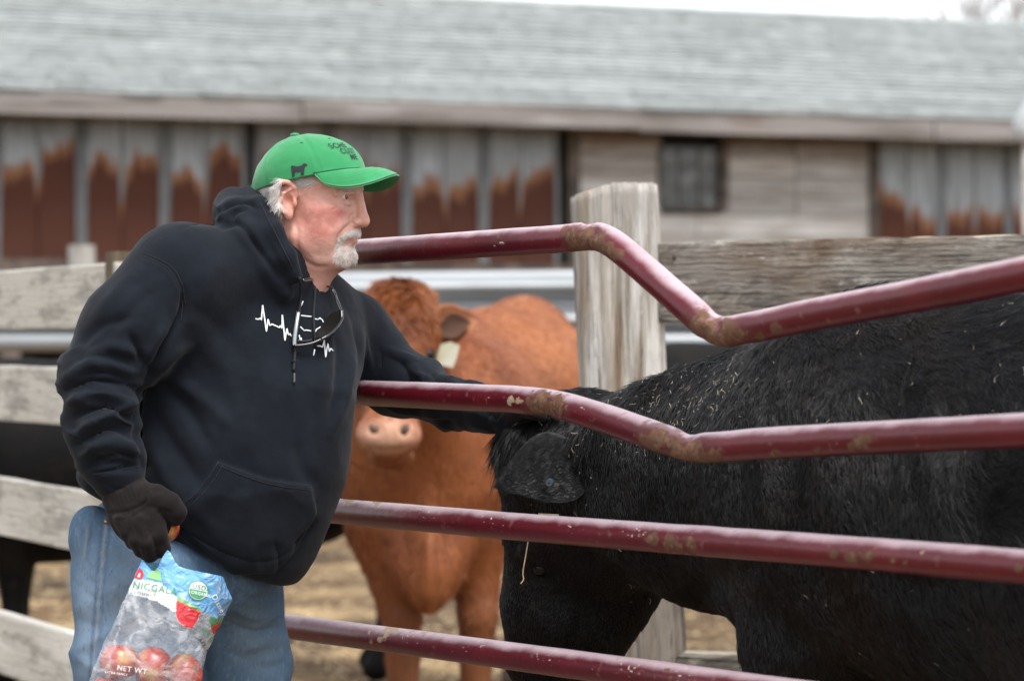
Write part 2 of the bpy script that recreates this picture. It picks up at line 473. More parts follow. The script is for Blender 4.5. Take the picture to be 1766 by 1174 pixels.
def text_shape(txt, size=1.0):
    "2D triangles of a line of text, letter height about 0.7*size"
    cu = bpy.data.curves.new('t', 'FONT'); cu.body = txt; cu.size = size; cu.resolution_u = 3; cu.offset = .007 * size; cu.space_character = 1.12
    ob = bpy.data.objects.new('t', cu); COL.objects.link(ob); dg = bpy.context.evaluated_depsgraph_get(); dg.update()
    me = bpy.data.meshes.new_from_object(ob.evaluated_get(dg))
    V = np.array([v.co[:2] for v in me.vertices]); T = [tuple(p_.vertices) for p_ in me.polygons]
    bpy.data.objects.remove(ob); bpy.data.curves.remove(cu); bpy.data.meshes.remove(me)
    return V, T
# ================================================================ THE SETTING
# ---- ground: trampled dirt with straw
def axis_pts(n, near, far):
    t = np.linspace(-1, 1, n); return np.sign(t) * (near * np.abs(t) + far * np.abs(t)**6)
gx = axis_pts(201, 9, 590); gy = axis_pts(261, 16, 580) + 9
GX, GY = np.meshgrid(gx, gy, indexing='ij')
gv = np.stack([GX.ravel(), GY.ravel(), np.zeros(GX.size)], 1)
near_w = np.exp(-((gv[:,1]-9)/22)**2) * np.exp(-(gv[:,0]/16)**2)
gv[:,2] = (.035 * fnoise(gv, .9, 3, 4) + .03 * fnoise(gv, 4.0, 2, 5)) * near_w - .02
gi = np.arange(GX.size).reshape(GX.shape)
gq = np.stack([gi[:-1,:-1].ravel(), gi[1:,:-1].ravel(), gi[1:,1:].ravel(), gi[:-1,1:].ravel()], 1)
M_ground = mat('dirt', (.125, .076, .040), [
    dict(col=(.055,.034,.020), scale=.55, lo=.42, hi=.60), dict(col=(.36,.25,.13), scale=1.4, detail=8, lo=.48, hi=.68, f=.85),  # broad dark patches: shade of cattle and fence put into the dirt colour
    dict(col=(.60,.47,.27), scale=26, detail=6, stretch=(1,.5,1), lo=.56, hi=.7, f=.7), dict(col=(.07,.045,.028), scale=9, detail=6, lo=.6, hi=.72, f=.7)],
    rough=.95, bump=[(14, (1,1,1), .6, .05, 'noise'), (60, (1,1,1), .4, .01, 'noise')], spec=.2)
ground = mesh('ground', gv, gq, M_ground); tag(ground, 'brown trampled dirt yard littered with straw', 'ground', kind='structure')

M_straw = mat('straw', (.62,.47,.24), [dict(col=(.75,.63,.40), scale=8, lo=.4, hi=.6), dict(col=(.32,.20,.09), scale=20, lo=.55, hi=.7)], rough=.7)
def straw_mesh(n, centre, tang, nrm, lmin, lmax, w, seed):
    g = np.random.default_rng(seed)
    L = lmin + (lmax - lmin) * g.random(n)**2
    ang = g.random(n) * 2 * math.pi
    B = np.cross(nrm, tang)
    D = tang * np.cos(ang)[:,None] + B * np.sin(ang)[:,None] + nrm * (.25 * g.normal(size=n))[:,None]
    D /= np.linalg.norm(D, axis=1)[:,None]
    S = np.cross(D, nrm); S /= np.linalg.norm(S, axis=1)[:,None] + 1e-9
    bend = nrm * (.12 * L * g.normal(size=n))[:,None] + S * (.15 * L * g.normal(size=n))[:,None]
    V = []
    for t in (0, .5, 1):
        c = centre + D * (L * (t - .5))[:,None] + bend * (1 - (2*t-1)**2)
        V += [c - S * w, c + nrm * w * .8, c + S * w]
    V = np.stack(V, 1).reshape(-1, 3)
    q = np.array([[0,1,4,3],[1,2,5,4],[3,4,7,6],[4,5,8,7],[2,0,3,5],[5,3,6,8]])
    F = (np.arange(n)[:,None,None] * 9 + q[None]).reshape(-1, 4)
    return V, F
n = 9000
c = np.stack([rng.uniform(-5, 5, n), 5.5 + 13 * rng.random(n), np.zeros(n)], 1)
c = c[fnoise(c, .8, 2, 9) + .3 * rng.normal(size=n) > -.05]; n = len(c)
c[:,2] = .035 * fnoise(c, .9, 3, 4) + .03 * fnoise(c, 4.0, 2, 5) - .012
V, Fq = straw_mesh(n, c, np.tile([1.,0,0], (n,1)), np.tile([0,0,1.], (n,1)), .04, .22, .0025, 3)
o = mesh('straw_litter', V, Fq, M_straw); tag(o, 'loose yellow straw scattered over the dirt yard', 'straw', kind='stuff')

# ---- barn
BO = np.array([(100 - CU) / F_PX * 22.0, 22.0, 0.0]); BA = math.atan2(.350, .937)
be = np.array([math.cos(BA), math.sin(BA)])
def bs(u):  # distance along the barn wall of a photo column
    k = (u - CU) / F_PX
    return (k * BO[1] - BO[0]) / (be[0] - k * be[1])
barn = empty('barn', BO); barn.rotation_euler = (0, 0, BA)
tag(barn, 'long low barn with rusty metal siding and pale grey-green shingle roof', 'barn')
def bmesh_part(name, mb, mt, parent=None, smooth=False, attrs=None):
    o = bpy.data.objects.new(name, mesh_data(name, mb.V, mb.F, smooth, attrs, mt)); COL.objects.link(o)
    o.parent = parent or barn; return o
S0, S1 = bs(-8) - 4.05, bs(2150)
ZE, ZW0, ZW1 = 3.13, 1.88, 3.02
M_galv = mat('galvanised_rusty', (.27,.285,.295), [
    dict(col=(.17,.18,.185), scale=5, stretch=(3,1,.5), lo=.4, hi=.65, f=.7),
    dict(col=(.62,.66,.68), scale=3, stretch=(6,1,.6), lo=.58, hi=.7, f=.45),
    dict(col=(.25,.098,.032), attr='rust', scale=12, stretch=(3,1,.5), amp=1.2, lo=.15, hi=.6, rough=.9, f=.9),
    dict(col=(.088,.031,.019), attr='rust', scale=14, stretch=(3,1,.5), amp=1.2, lo=.6, hi=1.1, rough=.95),
    dict(col=(.15,.065,.04), scale=14, stretch=(2,1,.5), lo=.58, hi=.72, f=.25)],
    rough=.5, metallic=.25, bump=[(40, (2,1,1), .15, .01, 'noise')])
def sheet(s0, s1, seed, zr):
    g = np.random.default_rng(seed)
    w = s1 - s0
    prof = [(0,.0),(.025,.022),(.05,0),(.075,.018),(.10,0),(.13,0),(.18,0),(.26,0),(.34,0),(.42,0),(.455,0),(.475,0),(.5,.02),(.525,0),(.545,0),(.58,0),(.66,0),(.74,0),(.82,0),(.87,0),(.90,0),(.925,.018),(.95,0),(.975,.022),(1,0)]
    zs = np.concatenate([np.linspace(ZW0, 2.3, 4), np.linspace(2.36, 2.86, 11), [ZW1]])
    V = []; R = []
    jag = {}; po = (.07 * g.normal(), .10 * g.normal())
    for (t, h) in prof:
        jag[t] = zr + po[0 if t < .5 else 1] + .035 * g.normal() + .03 * math.cos((t % .5) * 4 * math.pi + seed) * (1 + g.random()) - (.0 if .06 < t < .47 or .53 < t < .94 else (.10 + .2*g.random() if .4 < t < .6 else .95))
    for i, z in enumerate(zs):
        for (t, h) in prof:
            V.append((s0 + t * w, -h + .01 * math.sin(seed*3 + z*4 + t*3), z)); R.append(.5 + (jag[t] - z) / .20)
    n = len(prof); F = [(i*n+j, i*n+j+1, (i+1)*n+j+1, (i+1)*n+j) for i in range(len(zs)-1) for j in range(n-1)]
    m = MB(); m.V = V; m.F = F
    o = bmesh_part('metal_sheet', m, M_galv, attrs={'rust': np.clip(R, -1.5, 2)})
    return o
u_edges = [bs(-8) - 6*.665 + .665*i for i in range(6)]
edges = list(u_edges)
s = bs(-8)
while s < bs(985) - .2: edges.append(s); s += .664
k = 0
for s in edges:
    if abs(s - bs(436)) < .2: s0 = s + .06
    else: s0 = s
    sheet(s0, min(s + .661, bs(988)), 40 + k, 2.60 + .05 * math.sin(k * 2.1)); k += 1
s = bs(1508)
while s < S1 - .3:
    sheet(s, s + .652, 80 + k, 2.42 + .12 * math.sin(k * 1.7)); k += 1; s += .655 + (.05 if k == 99 else 0)
M_oldwood = mat('weathered_wood', (.40,.375,.35), [
    dict(col=(.27,.235,.20), scale=6, stretch=(.25,1,3), lo=.42, hi=.62, f=.8), dict(col=(.56,.54,.52), scale=3, stretch=(.4,1,3), lo=.52, hi=.68, f=.8),
    dict(col=(.10,.07,.05), scale=18, stretch=(.12,1,3), lo=.60, hi=.72, f=.7), dict(col=(.13,.075,.042), axis=2, scale=3, amp=.3, lo=2.74, hi=2.98, f=.85)],
    rough=.85, bump=[(20, (.15,1,4), .4, .01, 'noise')], rand=.18)
w0, w1 = bs(1138), bs(1240)
z_win0, z_win1 = CAM_H + (587-357)/4906*23.6, CAM_H + (587-248)/4906*23.6
z = 1.30
while z < 3.0:
    zt = z + .168
    if z_win0 - .08 < (z + zt) / 2 < z_win1 + .08: spans = [(bs(988), w0), (w1, bs(1370)), (bs(1371), bs(1500))]
    else: spans = [(bs(988), bs(1200)), (bs(1201), bs(1500))]
    for a, b in spans:
        y = rng.uniform(-.008, .008)
        m = MB().box((a + .003, -.03 + y, z), (b - .003, -.002 + y, zt - .006)); bmesh_part('wood_board', m, M_oldwood)
    z += .168
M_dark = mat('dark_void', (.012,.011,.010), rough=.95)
M_trim = mat('dark_trim', (.06,.045,.035), [dict(col=(.13,.10,.08), scale=8, lo=.45, hi=.65)], rough=.85)
M_glass = mat('old_glass', (.045,.047,.047), [dict(col=(.12,.12,.115), scale=6, lo=.45, hi=.7)], rough=.25)
win = bmesh_part('window', MB().box((w0 - .02, -.035, z_win0 - .03), (w1 + .05, -.02, z_win0)).box((w1, -.05, z_win0), (w1 + .07, -.01, z_win1 + .05)).box((w0 - .03, -.04, z_win0), (w0, -.01, z_win1)), M_trim)
for i in range(3):
    for j in range(3):
        a = w0 + (w1 - w0) * i / 3; b = w0 + (w1 - w0) * (i + 1) / 3; c0 = z_win0 + (z_win1 - z_win0) * j / 3; c1 = z_win0 + (z_win1 - z_win0) * (j + 1) / 3
        bmesh_part('pane', MB().box((a + .008, .012, c0 + .008), (b - .008, .018, c1 - .008)), M_glass, win)
bmesh_part('muntin', MB().box((w0, .004, z_win0 + (z_win1-z_win0)/3 - .007), (w1, .024, z_win0 + (z_win1-z_win0)/3 + .007)).box((w0, .004, z_win0 + (z_win1-z_win0)*2/3 - .007), (w1, .024, z_win0 + (z_win1-z_win0)*2/3 + .007))
    .box((w0 + (w1-w0)/3 - .007, .002, z_win0), (w0 + (w1-w0)/3 + .007, .026, z_win1)).box((w0 + (w1-w0)*2/3 - .007, .002, z_win0), (w0 + (w1-w0)*2/3 + .007, .026, z_win1)), M_trim, win)
bmesh_part('inner_wall', MB().box((S0, 6.6, 0), (S1, 6.7, 3.0)).box((S0 - .06, .1, 0), (S0 - .01, 6.6, 3.0)).box((S1 + .01, .1, 0), (S1 + .06, 6.6, 3.0)).add([(S0 - .05, .05, 3.0), (S0 - .05, 6.75, 3.0), (S0 - .05, 3.4, 4.25)], [(0,1,2)]).add([(S1 + .05, .05, 3.0), (S1 + .05, 6.75, 3.0), (S1 + .05, 3.4, 4.25)], [(0,2,1)]), M_trim)
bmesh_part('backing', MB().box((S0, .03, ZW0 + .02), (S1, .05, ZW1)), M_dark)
bmesh_part('sill_beam', MB().box((S0, -.04, ZW0 - .13), (bs(986), .10, ZW0 - .004)).box((bs(1506), -.04, ZW0 - .13), (S1, .10, ZW0 - .004)), M_trim)
for u in (-260, 20, 300, 590, 760, 986, 1503, 1900):
    bmesh_part('wall_post', MB().box((bs(u) - .08, .06, 0), (bs(u) + .08, .2, ZW1)) if u not in (986, 1503) else MB().box((bs(u) - .04, -.06, 0), (bs(u) + .05, .14, ZW1)), M_trim)
# roof: eave overhangs towards the yard, courses of shingles, ridge board
RUN, OV = 3.4, .50
RISE = 1.33 * RUN / (RUN + OV)
M_fascia = mat('fascia_wood', (.215,.19,.175), [dict(col=(.12,.10,.088), scale=2, stretch=(.3,1,4), lo=.42, hi=.62), dict(col=(.30,.28,.265), scale=7, stretch=(.2,1,2), lo=.55, hi=.7, f=.7), dict(col=(.12,.07,.04), scale=1.1, stretch=(.6,1,1), lo=.6, hi=.72, f=.6)], rough=.85)
cuts = [S0, bs(-150), bs(490), bs(1060), bs(1560), S1]
for a, b in zip(cuts[:-1], cuts[1:]):
    dz = rng.uniform(-.012, .012); dy = rng.uniform(-.01, .01)
    bmesh_part('fascia', MB().box((a + .004, -OV - .03 + dy, ZE - .175 + dz), (b - .004, -OV + dy, ZE - .012 + dz)), M_fascia)
M_soffit = mat('soffit_wood', (.17,.10,.05), [dict(col=(.07,.045,.03), scale=4, stretch=(1,3,1), lo=.45, hi=.6)], rough=.9)
n_sof = int((S1 - S0) / .62)
for i in range(n_sof):   # rafter tails under the eave
    x = S0 + (S1 - S0) * (i + .5) / n_sof
    bmesh_part('rafter', MB().box((x - .025, -OV + .003, ZE - .16), (x + .025, .2, ZE - .05)), M_soffit)
sl_len = math.hypot(RUN + OV, RISE * (RUN + OV) / RUN)
roof_pitch = math.atan2(RISE, RUN)
M_shing = mat('shingle', (.268,.284,.275), [
    dict(col=(.175,.19,.18), scale=.55, detail=8, rgh=.7, lo=.42, hi=.62, f=.8), dict(col=(.37,.39,.38), scale=1.1, detail=8, rgh=.7, lo=.5, hi=.66, f=.8),
    dict(col=(.12,.14,.125), scale=2.6, detail=8, rgh=.75, lo=.55, hi=.66, f=.65), dict(col=(.43,.455,.44), scale=6, stretch=(1,2,2), detail=6, lo=.56, hi=.68, f=.6), dict(col=(.10,.115,.105), scale=16, stretch=(1,2,2), detail=4, lo=.6, hi=.7, f=.6)], rough=.9, rand=.14, bump=[(60, (1,1,1), .3, .005, 'noise')])
NC = 25
roof = bmesh_part('roof', MB().add([(S0-.3, -OV, ZE - .03), (S1+.3, -OV, ZE - .03), (S1+.3, RUN, ZE - .03 + RISE*(RUN+OV)/RUN), (S0-.3, RUN, ZE - .03 + RISE*(RUN+OV)/RUN),
    (S1+.3, 2*RUN+OV, ZE - .03), (S0-.3, 2*RUN+OV, ZE - .03)], [(0,1,2,3), (3,2,4,5)]), M_soffit)
for i in range(NC):
    t0 = i / NC; t1 = (i + 1.25) / NC
    m = MB(); x = S0 - .32 + rng.uniform(0, .25); first = S0 - .32
    cp, sp = math.cos(roof_pitch), math.sin(roof_pitch)
    def rp(x, t, h): return (x, -OV - .03 + t * sl_len * cp - h * sp, ZE - .012 + t * sl_len * sp + h * cp)
    while first < S1 + .3:
        nx = min(x, S1 + .3); e = rng.uniform(-.008, .008) / sl_len; th = .024 + rng.uniform(-.004, .008)
        if nx - first > .02:
            a, b = first + .004, nx - .004
            m.add([rp(a, t0+e, 0), rp(b, t0+e, 0), rp(a, t0+e, th), rp(b, t0+e, th), rp(a, min(t1, 1.0), .004), rp(b, min(t1, 1.0), .004)], [(0,1,3,2), (2,3,5,4)])
        first = nx; x = nx + .3048 + rng.uniform(-.01, .01)
    o = bmesh_part('shingle_course', m, M_shing, roof); o['kind'] = 'stuff'
bmesh_part('ridge_cap', MB().add([(S0-.3, RUN-.14, ZE+RISE*(RUN+OV)/RUN-.045), (S1+.3, RUN-.14, ZE+RISE*(RUN+OV)/RUN-.045), (S1+.3, RUN, ZE+RISE*(RUN+OV)/RUN+.02), (S0-.3, RUN, ZE+RISE*(RUN+OV)/RUN+.02), (S1+.3, RUN+.14, ZE+RISE*(RUN+OV)/RUN-.045), (S0-.3, RUN+.14, ZE+RISE*(RUN+OV)/RUN-.045)], [(0,1,2,3), (3,2,4,5)]), M_shing, roof)

# ---- pole with a white metal cap near the barn
d = 20.0
p = P(1778, 300, d)
pole = empty('capped_pole', (p[0], p[1], 0)); tag(pole, 'wooden pole with a slanted white metal cap beside the barn', 'pole')
M_white = mat('white_metal', (.50,.51,.52), [dict(col=(.38,.39,.39), scale=6, lo=.5, hi=.7)], rough=.4)
zc = P(0, 240, d)[2]
V, Fq = sweep([(p[0], p[1], -.1), (p[0]+.005, p[1], 1.2), (p[0], p[1], zc)], [.07, .065, .06], 12); mesh('shaft', V, Fq, M_oldwood, pole)
V, Fq = sweep([(p[0]-.05, p[1], zc-.02), (p[0]-.04, p[1], zc+.08), (p[0]+.01, p[1], zc+.18), (p[0]+.12, p[1], zc+.30), (p[0]+.3, p[1], zc+.42)], [.08, .09, .09, .09, .09], 14); mesh('cap', V, Fq, M_white, pole)

# ---- W-beam guardrail fence across the yard
gd = 14.0; gs = F_PX / gd
guard = empty('guardrail_fence', P(900, 587, gd) * np.array([1, 1, 0])); tag(guard, 'grey steel guardrail fence on wooden posts in front of the barn', 'fence')
M_steel = mat('guardrail_steel', (.30,.315,.325), [dict(col=(.22,.23,.235), scale=3, stretch=(.3,1,3), lo=.45, hi=.65), dict(col=(.30,.2,.13), scale=9, stretch=(1,1,3), lo=.66, hi=.75, f=.6)], rough=.42, metallic=.45)
zt, zb = CAM_H + (587-466)/gs, CAM_H + (587-582)/gs
prof = []
for i in range(25):
    t = i / 24; z = zb + (zt - zb) * t
    prof.append((z, .042 * math.cos(t * 4 * math.pi) ))
V = []; Fq = []
xs = np.linspace(P(-700, 0, gd)[0], P(1900, 0, gd)[0], 30)
for x in xs:
    for z, y in prof: V.append((x, gd + y, z + .01 * math.sin(x)))
for i in range(len(xs)-1):
    for j in range(24): Fq.append((i*25+j, (i+1)*25+j, (i+1)*25+j+1, i*25+j+1))
o = mesh('beam', V, Fq, M_steel, guard, True)
sm = o.modifiers.new('thick', 'SOLIDIFY'); sm.thickness = .004
zp = CAM_H + (587-591)/gs
V, Fq = sweep([(x, gd + .02, zp + .006*math.sin(2*x)) for x in xs], .048, 16); mesh('pipe_rail', V, Fq, M_steel, guard)
M_greypost = mat('grey_post', (.34,.32,.29), [dict(col=(.2,.18,.15), scale=7, stretch=(3,3,.3), lo=.45, hi=.62)], rough=.9)
for u in (-690, 132, 1060, 1890):
    x = P(u, 0, gd)[0]
    V, Fq = sweep([(x, gd + .16, -.1), (x + .01, gd + .16, 1.0), (x, gd + .16, CAM_H + (587-421)/gs)], .068, 10); mesh('post', V, Fq, M_greypost, guard, False)

# ---- wooden boards
def wood_board(name, A, B, hgt, thick, mt, parent, seg=24, wob=.004, seed=0, back=(0,1,0)):
    "board from A to B (centre line of its front face); local x runs along it"
    A = np.asarray(A, float); B = np.asarray(B, float); L = np.linalg.norm(B - A)
    ex = (B - A) / L; ey = np.asarray(back, float) - ex * np.dot(back, ex); ey /= np.linalg.norm(ey); ez = np.cross(ex, ey)
    ring = [(-.5,0),(-.46,-.0),(-.2,0),(.2,0),(.46,0),(.5,.0),(.5,1),(-.5,1)]
    V = []
    for i in range(seg + 1):
        x = L * i / seg
        for k_, (a, b) in enumerate(ring):
            q = np.array([[x, k_*.35, seed*3.1]])
            wz = wob * fnoise(q, 5, 3, seed)[0] + wob * .6 * fnoise(q, 22, 2, seed+3)[0]
            V.append((x + (wob * fnoise(np.array([[k_*9.1, seed, 0]]), 3, 2)[0] * 3 if i in (0, seg) else 0), b * thick + (.003 if k_ in (0, 5) else 0) + .3*wz, a * hgt + (wz if abs(a) > .4 else 0)))
    n = len(ring); Fq = []
    for i in range(seg):
        for j in range(n):
            k_ = (j + 1) % n; Fq.append((i*n+j, (i+1)*n+j, (i+1)*n+k_, i*n+k_))
    Fq.append(tuple(range(n))); Fq.append(tuple(range(seg*n+n-1, seg*n-1, -1)))
    o = bpy.data.objects.new(name, mesh_data(name, V, [f[::-1] for f in Fq], False, None, mt))
    o.matrix_world = Matrix(((ex[0], ey[0], ez[0], A[0]), (ex[1], ey[1], ez[1], A[1]), (ex[2], ey[2], ez[2], A[2]), (0,0,0,1)))
    COL.objects.link(o)
    mw = o.matrix_world.copy(); o.location, o.rotation_euler = mw.to_translation(), mw.to_euler()
    o.parent = parent; o.matrix_parent_inverse = world_inv(parent)
    return o
# left fence, whitewashed; runs away to the left
M_whitewash = mat('whitewashed_board', (.52,.49,.43), [
    dict(col=(.24,.225,.195), scale=5, stretch=(.8,1,3), detail=9, rgh=.7, lo=.45, hi=.62, f=.8), dict(col=(.68,.65,.585), scale=3, stretch=(.5,1,2), detail=6, lo=.5, hi=.68, f=.8),
    dict(col=(.10,.09,.075), scale=22, stretch=(.5,1,3), detail=8, rgh=.7, lo=.58, hi=.68, f=.7), dict(col=(.5,.38,.2), scale=8, stretch=(1,1,1), detail=6, lo=.64, hi=.75, f=.5)], rough=.85, bump=[(30, (.15,1,3), .5, .008, 'noise')], rand=.06)
def lf(u, v, u0=100, d0=7.5, vp=-1700):   # distance on the left fence plane
    return d0 * (u0 - vp) / (u - vp)
lfence = empty('board_fence', P(100, 587, 7.5) * np.array([1, 1, 0])); tag(lfence, 'whitewashed horizontal board fence behind the man', 'fence')
lrails = [((-420, 523), (430, 500), 105), ((-420, 665), (430, 702), 98), ((-420, 812), (430, 952), 105), ((-420, 1000), (430, 1240), 108)]
def lp(u, v, off=0): return P(u, v, lf(u, v) + off)
for i, (v0, v1, w) in enumerate([(517.5, 511.5, 104), (678, 683, 97), (869, 897, 101), (1107, 1147, 106)]):
    # v at u=0 and u=120, extended along the fence plane
    a, b = lp(0, v0), lp(120, v1); dv = (b - a) / np.linalg.norm(b - a); dv[2] *= .25
    A = a - dv * 2.6; B = b + dv * (.35 if i == 0 else .62)
    wood_board('board', A, B, w * 7.7 / F_PX, .035, M_whitewash, lfence, 16, .004, i + 2, back=(.5, .9, 0))
M_brownpost = mat('mossy_post', (.09,.065,.04), [dict(col=(.16,.13,.09), scale=9, stretch=(3,3,.5), lo=.45, hi=.65), dict(col=(.10,.09,.03), scale=5, lo=.5, hi=.7, f=.6)], rough=.95)
for (u, top, w) in ((212, 434, .042), (-330, 450, .09)):
    q = lp(u, top, .10); zt = q[2]
    V, Fq = sweep([(q[0], q[1], -.1), (q[0], q[1], .7), (q[0] - .005, q[1], zt)], [w*1.05, w, w*.95], 9); mesh('post', V, Fq, M_brownpost, lfence, False)

# right fence: big weathered post with boards
M_post = mat('weathered_post', (.43,.39,.335), [
    dict(col=(.24,.185,.125), scale=2.4, stretch=(7,7,.35), detail=6, lo=.45, hi=.62, f=.85), dict(col=(.60,.575,.535), scale=4, stretch=(9,9,.5), detail=6, lo=.46, hi=.62, f=.9),
    dict(col=(.13,.075,.04), scale=2.0, stretch=(9,9,.28), detail=8, lo=.56, hi=.64, f=.8), dict(col=(.035,.028,.024), scale=5, stretch=(11,11,.22), detail=8, rgh=.7, lo=.575, hi=.625, f=.92), dict(col=(.05,.04,.035), scale=16, stretch=(8,8,.3), detail=7, rgh=.7, lo=.62, hi=.70, f=.7),
    dict(col=(.33,.315,.30), axis=2, scale=6, stretch=(4,4,.6), amp=.35, lo=1.25, hi=1.6, f=.5), dict(col=(.30,.22,.14), scale=1.3, stretch=(5,5,.4), detail=6, lo=.52, hi=.64, f=.6), dict(col=(.15,.12,.092), axis=2, scale=5, stretch=(4,4,.6), amp=.4, lo=.95, hi=.7, f=.75)],  # last layer: shade on the lower post, painted into the wood colour
    rough=.9, bump=[(14, (5,5,.3), .9, .02, 'noise'), (70, (3,3,.2), .7, .006, 'noise')])
rd = 6.5
rfence = empty('plank_fence', P(1080, 587, rd) * np.array([1, 1, 0])); tag(rfence, 'weathered grey wooden fence with thick post behind the black cow', 'fence')
rs = F_PX / rd
NA, NZ = 120, 70
V = []; ztop = P(0, 316, rd)[2]
for i in range(NZ + 1):
    t = i / NZ; z = -.15 + (ztop + .15) * t
    v = CV - (z - CAM_H) * rs
    uc = np.interp(v, [316, 680, 1080, 1900], [1062, 1079, 1105, 1150]); hw = np.interp(v, [316, 500, 660, 1080, 1900], [76.5, 77.5, 77, 80, 84]) / rs
    cx = (uc - CU) / rs
    for j in range(NA):
        a = 2 * math.pi * j / NA; ca, sa = math.cos(a), math.sin(a)
        r = hw / max(abs(ca)**3.2 + abs(sa)**3.2, 1e-6)**(1/3.2)
        gro = vnoise(np.array([[a*9.0 + .25*math.sin(z*3), z*.55, 1.0]]))[0]; gro2 = vnoise(np.array([[a*22.0, z*.8, 5.0]]))[0]
        g3 = max(0, .5 - abs(vnoise(np.array([[a*5.5 + .2*z, z*.5, 9.0]]))[0]) * 4) * 1.5 + max(0, .4 - abs(vnoise(np.array([[a*13 + .3*z, z*.7, 19.0]]))[0]) * 5)
        r += .004 * gro + .0025 * gro2 - .012 * g3 + .004 * vnoise(np.array([[ca*2, sa*2, z*2.5]]))[0]
        zz = z
        if i > NZ - 4: zz = z - (i - NZ + 4) / 4 * (.035 * max(0, -(ca*r/hw) - .15) - .004 * gro2 + .01 * max(0, sa))
        if i == NZ: r *= .985
        V.append((cx + r * ca, rd + hw + r * sa, zz))
Fq = [(i*NA+j, i*NA+(j+1)%NA, (i+1)*NA+(j+1)%NA, (i+1)*NA+j) for i in range(NZ) for j in range(NA)]
ct = len(V); V.append((np.mean([q[0] for q in V[-NA:]]), rd + 76/rs, ztop + .004)); Fq += [(NZ*NA+j, NZ*NA+(j+1)%NA, ct) for j in range(NA)]
mesh('post', V, Fq, M_post, rfence, True)
M_plank = mat('grey_plank', (.23,.205,.175), [
    dict(col=(.075,.062,.052), scale=2.4, stretch=(2.2,1,7), detail=10, rgh=.72, dist=.8, lo=.45, hi=.58, f=.85), dict(col=(.50,.475,.43), scale=3, stretch=(1.6,1,4), detail=9, rgh=.72, lo=.53, hi=.64, f=.75),
    dict(col=(.15,.09,.05), scale=1.6, stretch=(1,1,2.5), detail=5, lo=.52, hi=.66, f=.6), dict(col=(.03,.025,.022), scale=9, stretch=(.5,1,8), detail=9, rgh=.72, lo=.58, hi=.66, f=.85),
    dict(col=(.60,.59,.56), scale=30, stretch=(.5,1,2), detail=7, rgh=.7, lo=.62, hi=.71, f=.7), dict(col=(.50,.43,.28), up=True, scale=9, lo=.7, hi=1.0, amp=.4, f=.5)], rough=.92, bump=[(22, (.3,1,5), 1.0, .018, 'noise'), (90, (.4,1,2), .7, .006, 'noise')], rand=.05)
def rp_(u, v): return P(u, v, rd + .03 - (u - 1140) / 626 * .37)
for i, (a, b, w) in enumerate([((1140, 486), (2300, 470), 138), ((1150, 733), (2300, 738), 140), ((1186, 976), (2300, 995), 135), ((1174, 1196), (2300, 1218), 140)]):
    wood_board('board', rp_(*a), rp_(*b), w / rs, .045, M_plank, rfence, 60, .005, i + 11)
M_nail = mat('rusty_nail', (.07,.045,.035), rough=.6, metallic=.5)
for (a, b) in ((1163, 444), (1166, 530), (1172, 700), (1176, 770), (1196, 1150)):
    c_ = rp_(a, b) - [0, .004, 0]; V, Fq = sweep([c_ + [0,.01,0], c_, c_ - [0,.001,0]], [.0055, .0055, .003], 10); mesh('nail', V, Fq, M_nail, rfence, False)
q = rp_(2240, 300)
V, Fq = sweep([(q[0], q[1] + .15, -.1), (q[0], q[1] + .15, 1.6)], .1, 12); mesh('post', V, Fq, M_brownpost, rfence)

# ---- bare tree far behind the barn
tree = empty('bare_tree', (10.2, 52, 0)); tag(tree, 'leafless grey tree rising behind the barn roof', 'tree')
M_bark = mat('bark', (.34,.31,.29), [dict(col=(.12,.10,.09), scale=8, stretch=(3,3,.5), lo=.45, hi=.62)], rough=.95)
br = MB(); tr = MB(); g = random.Random(5)
def grow(p, dr, L, r, lev):
    q = p + dr * L
    mid = p + dr * L * .5 + Vector((g.uniform(-1,1), g.uniform(-1,1), g.uniform(-.5,.5))) * L * .08
    (tr if lev < 2 else br).tube([p, mid, q], [r, r*.85, r*.65], 8 if lev < 2 else 4, cap=lev < 2)
    if lev >= 6 or r < .004: return
    for _ in range(3 if lev < 5 else 2):
        nd = (dr + Vector((g.uniform(-1,1), g.uniform(-1,1), g.uniform(-.25,.8))) * .75).normalized()
        grow(q, nd, L * g.uniform(.62, .85), r * .6, lev + 1)
grow(Vector((10.2, 52, -.1)), Vector((0, 0, 1)), 2.6, .20, 0)
tr.build('trunk', M_bark, tree, True); br.build('crown', M_bark, tree, True)
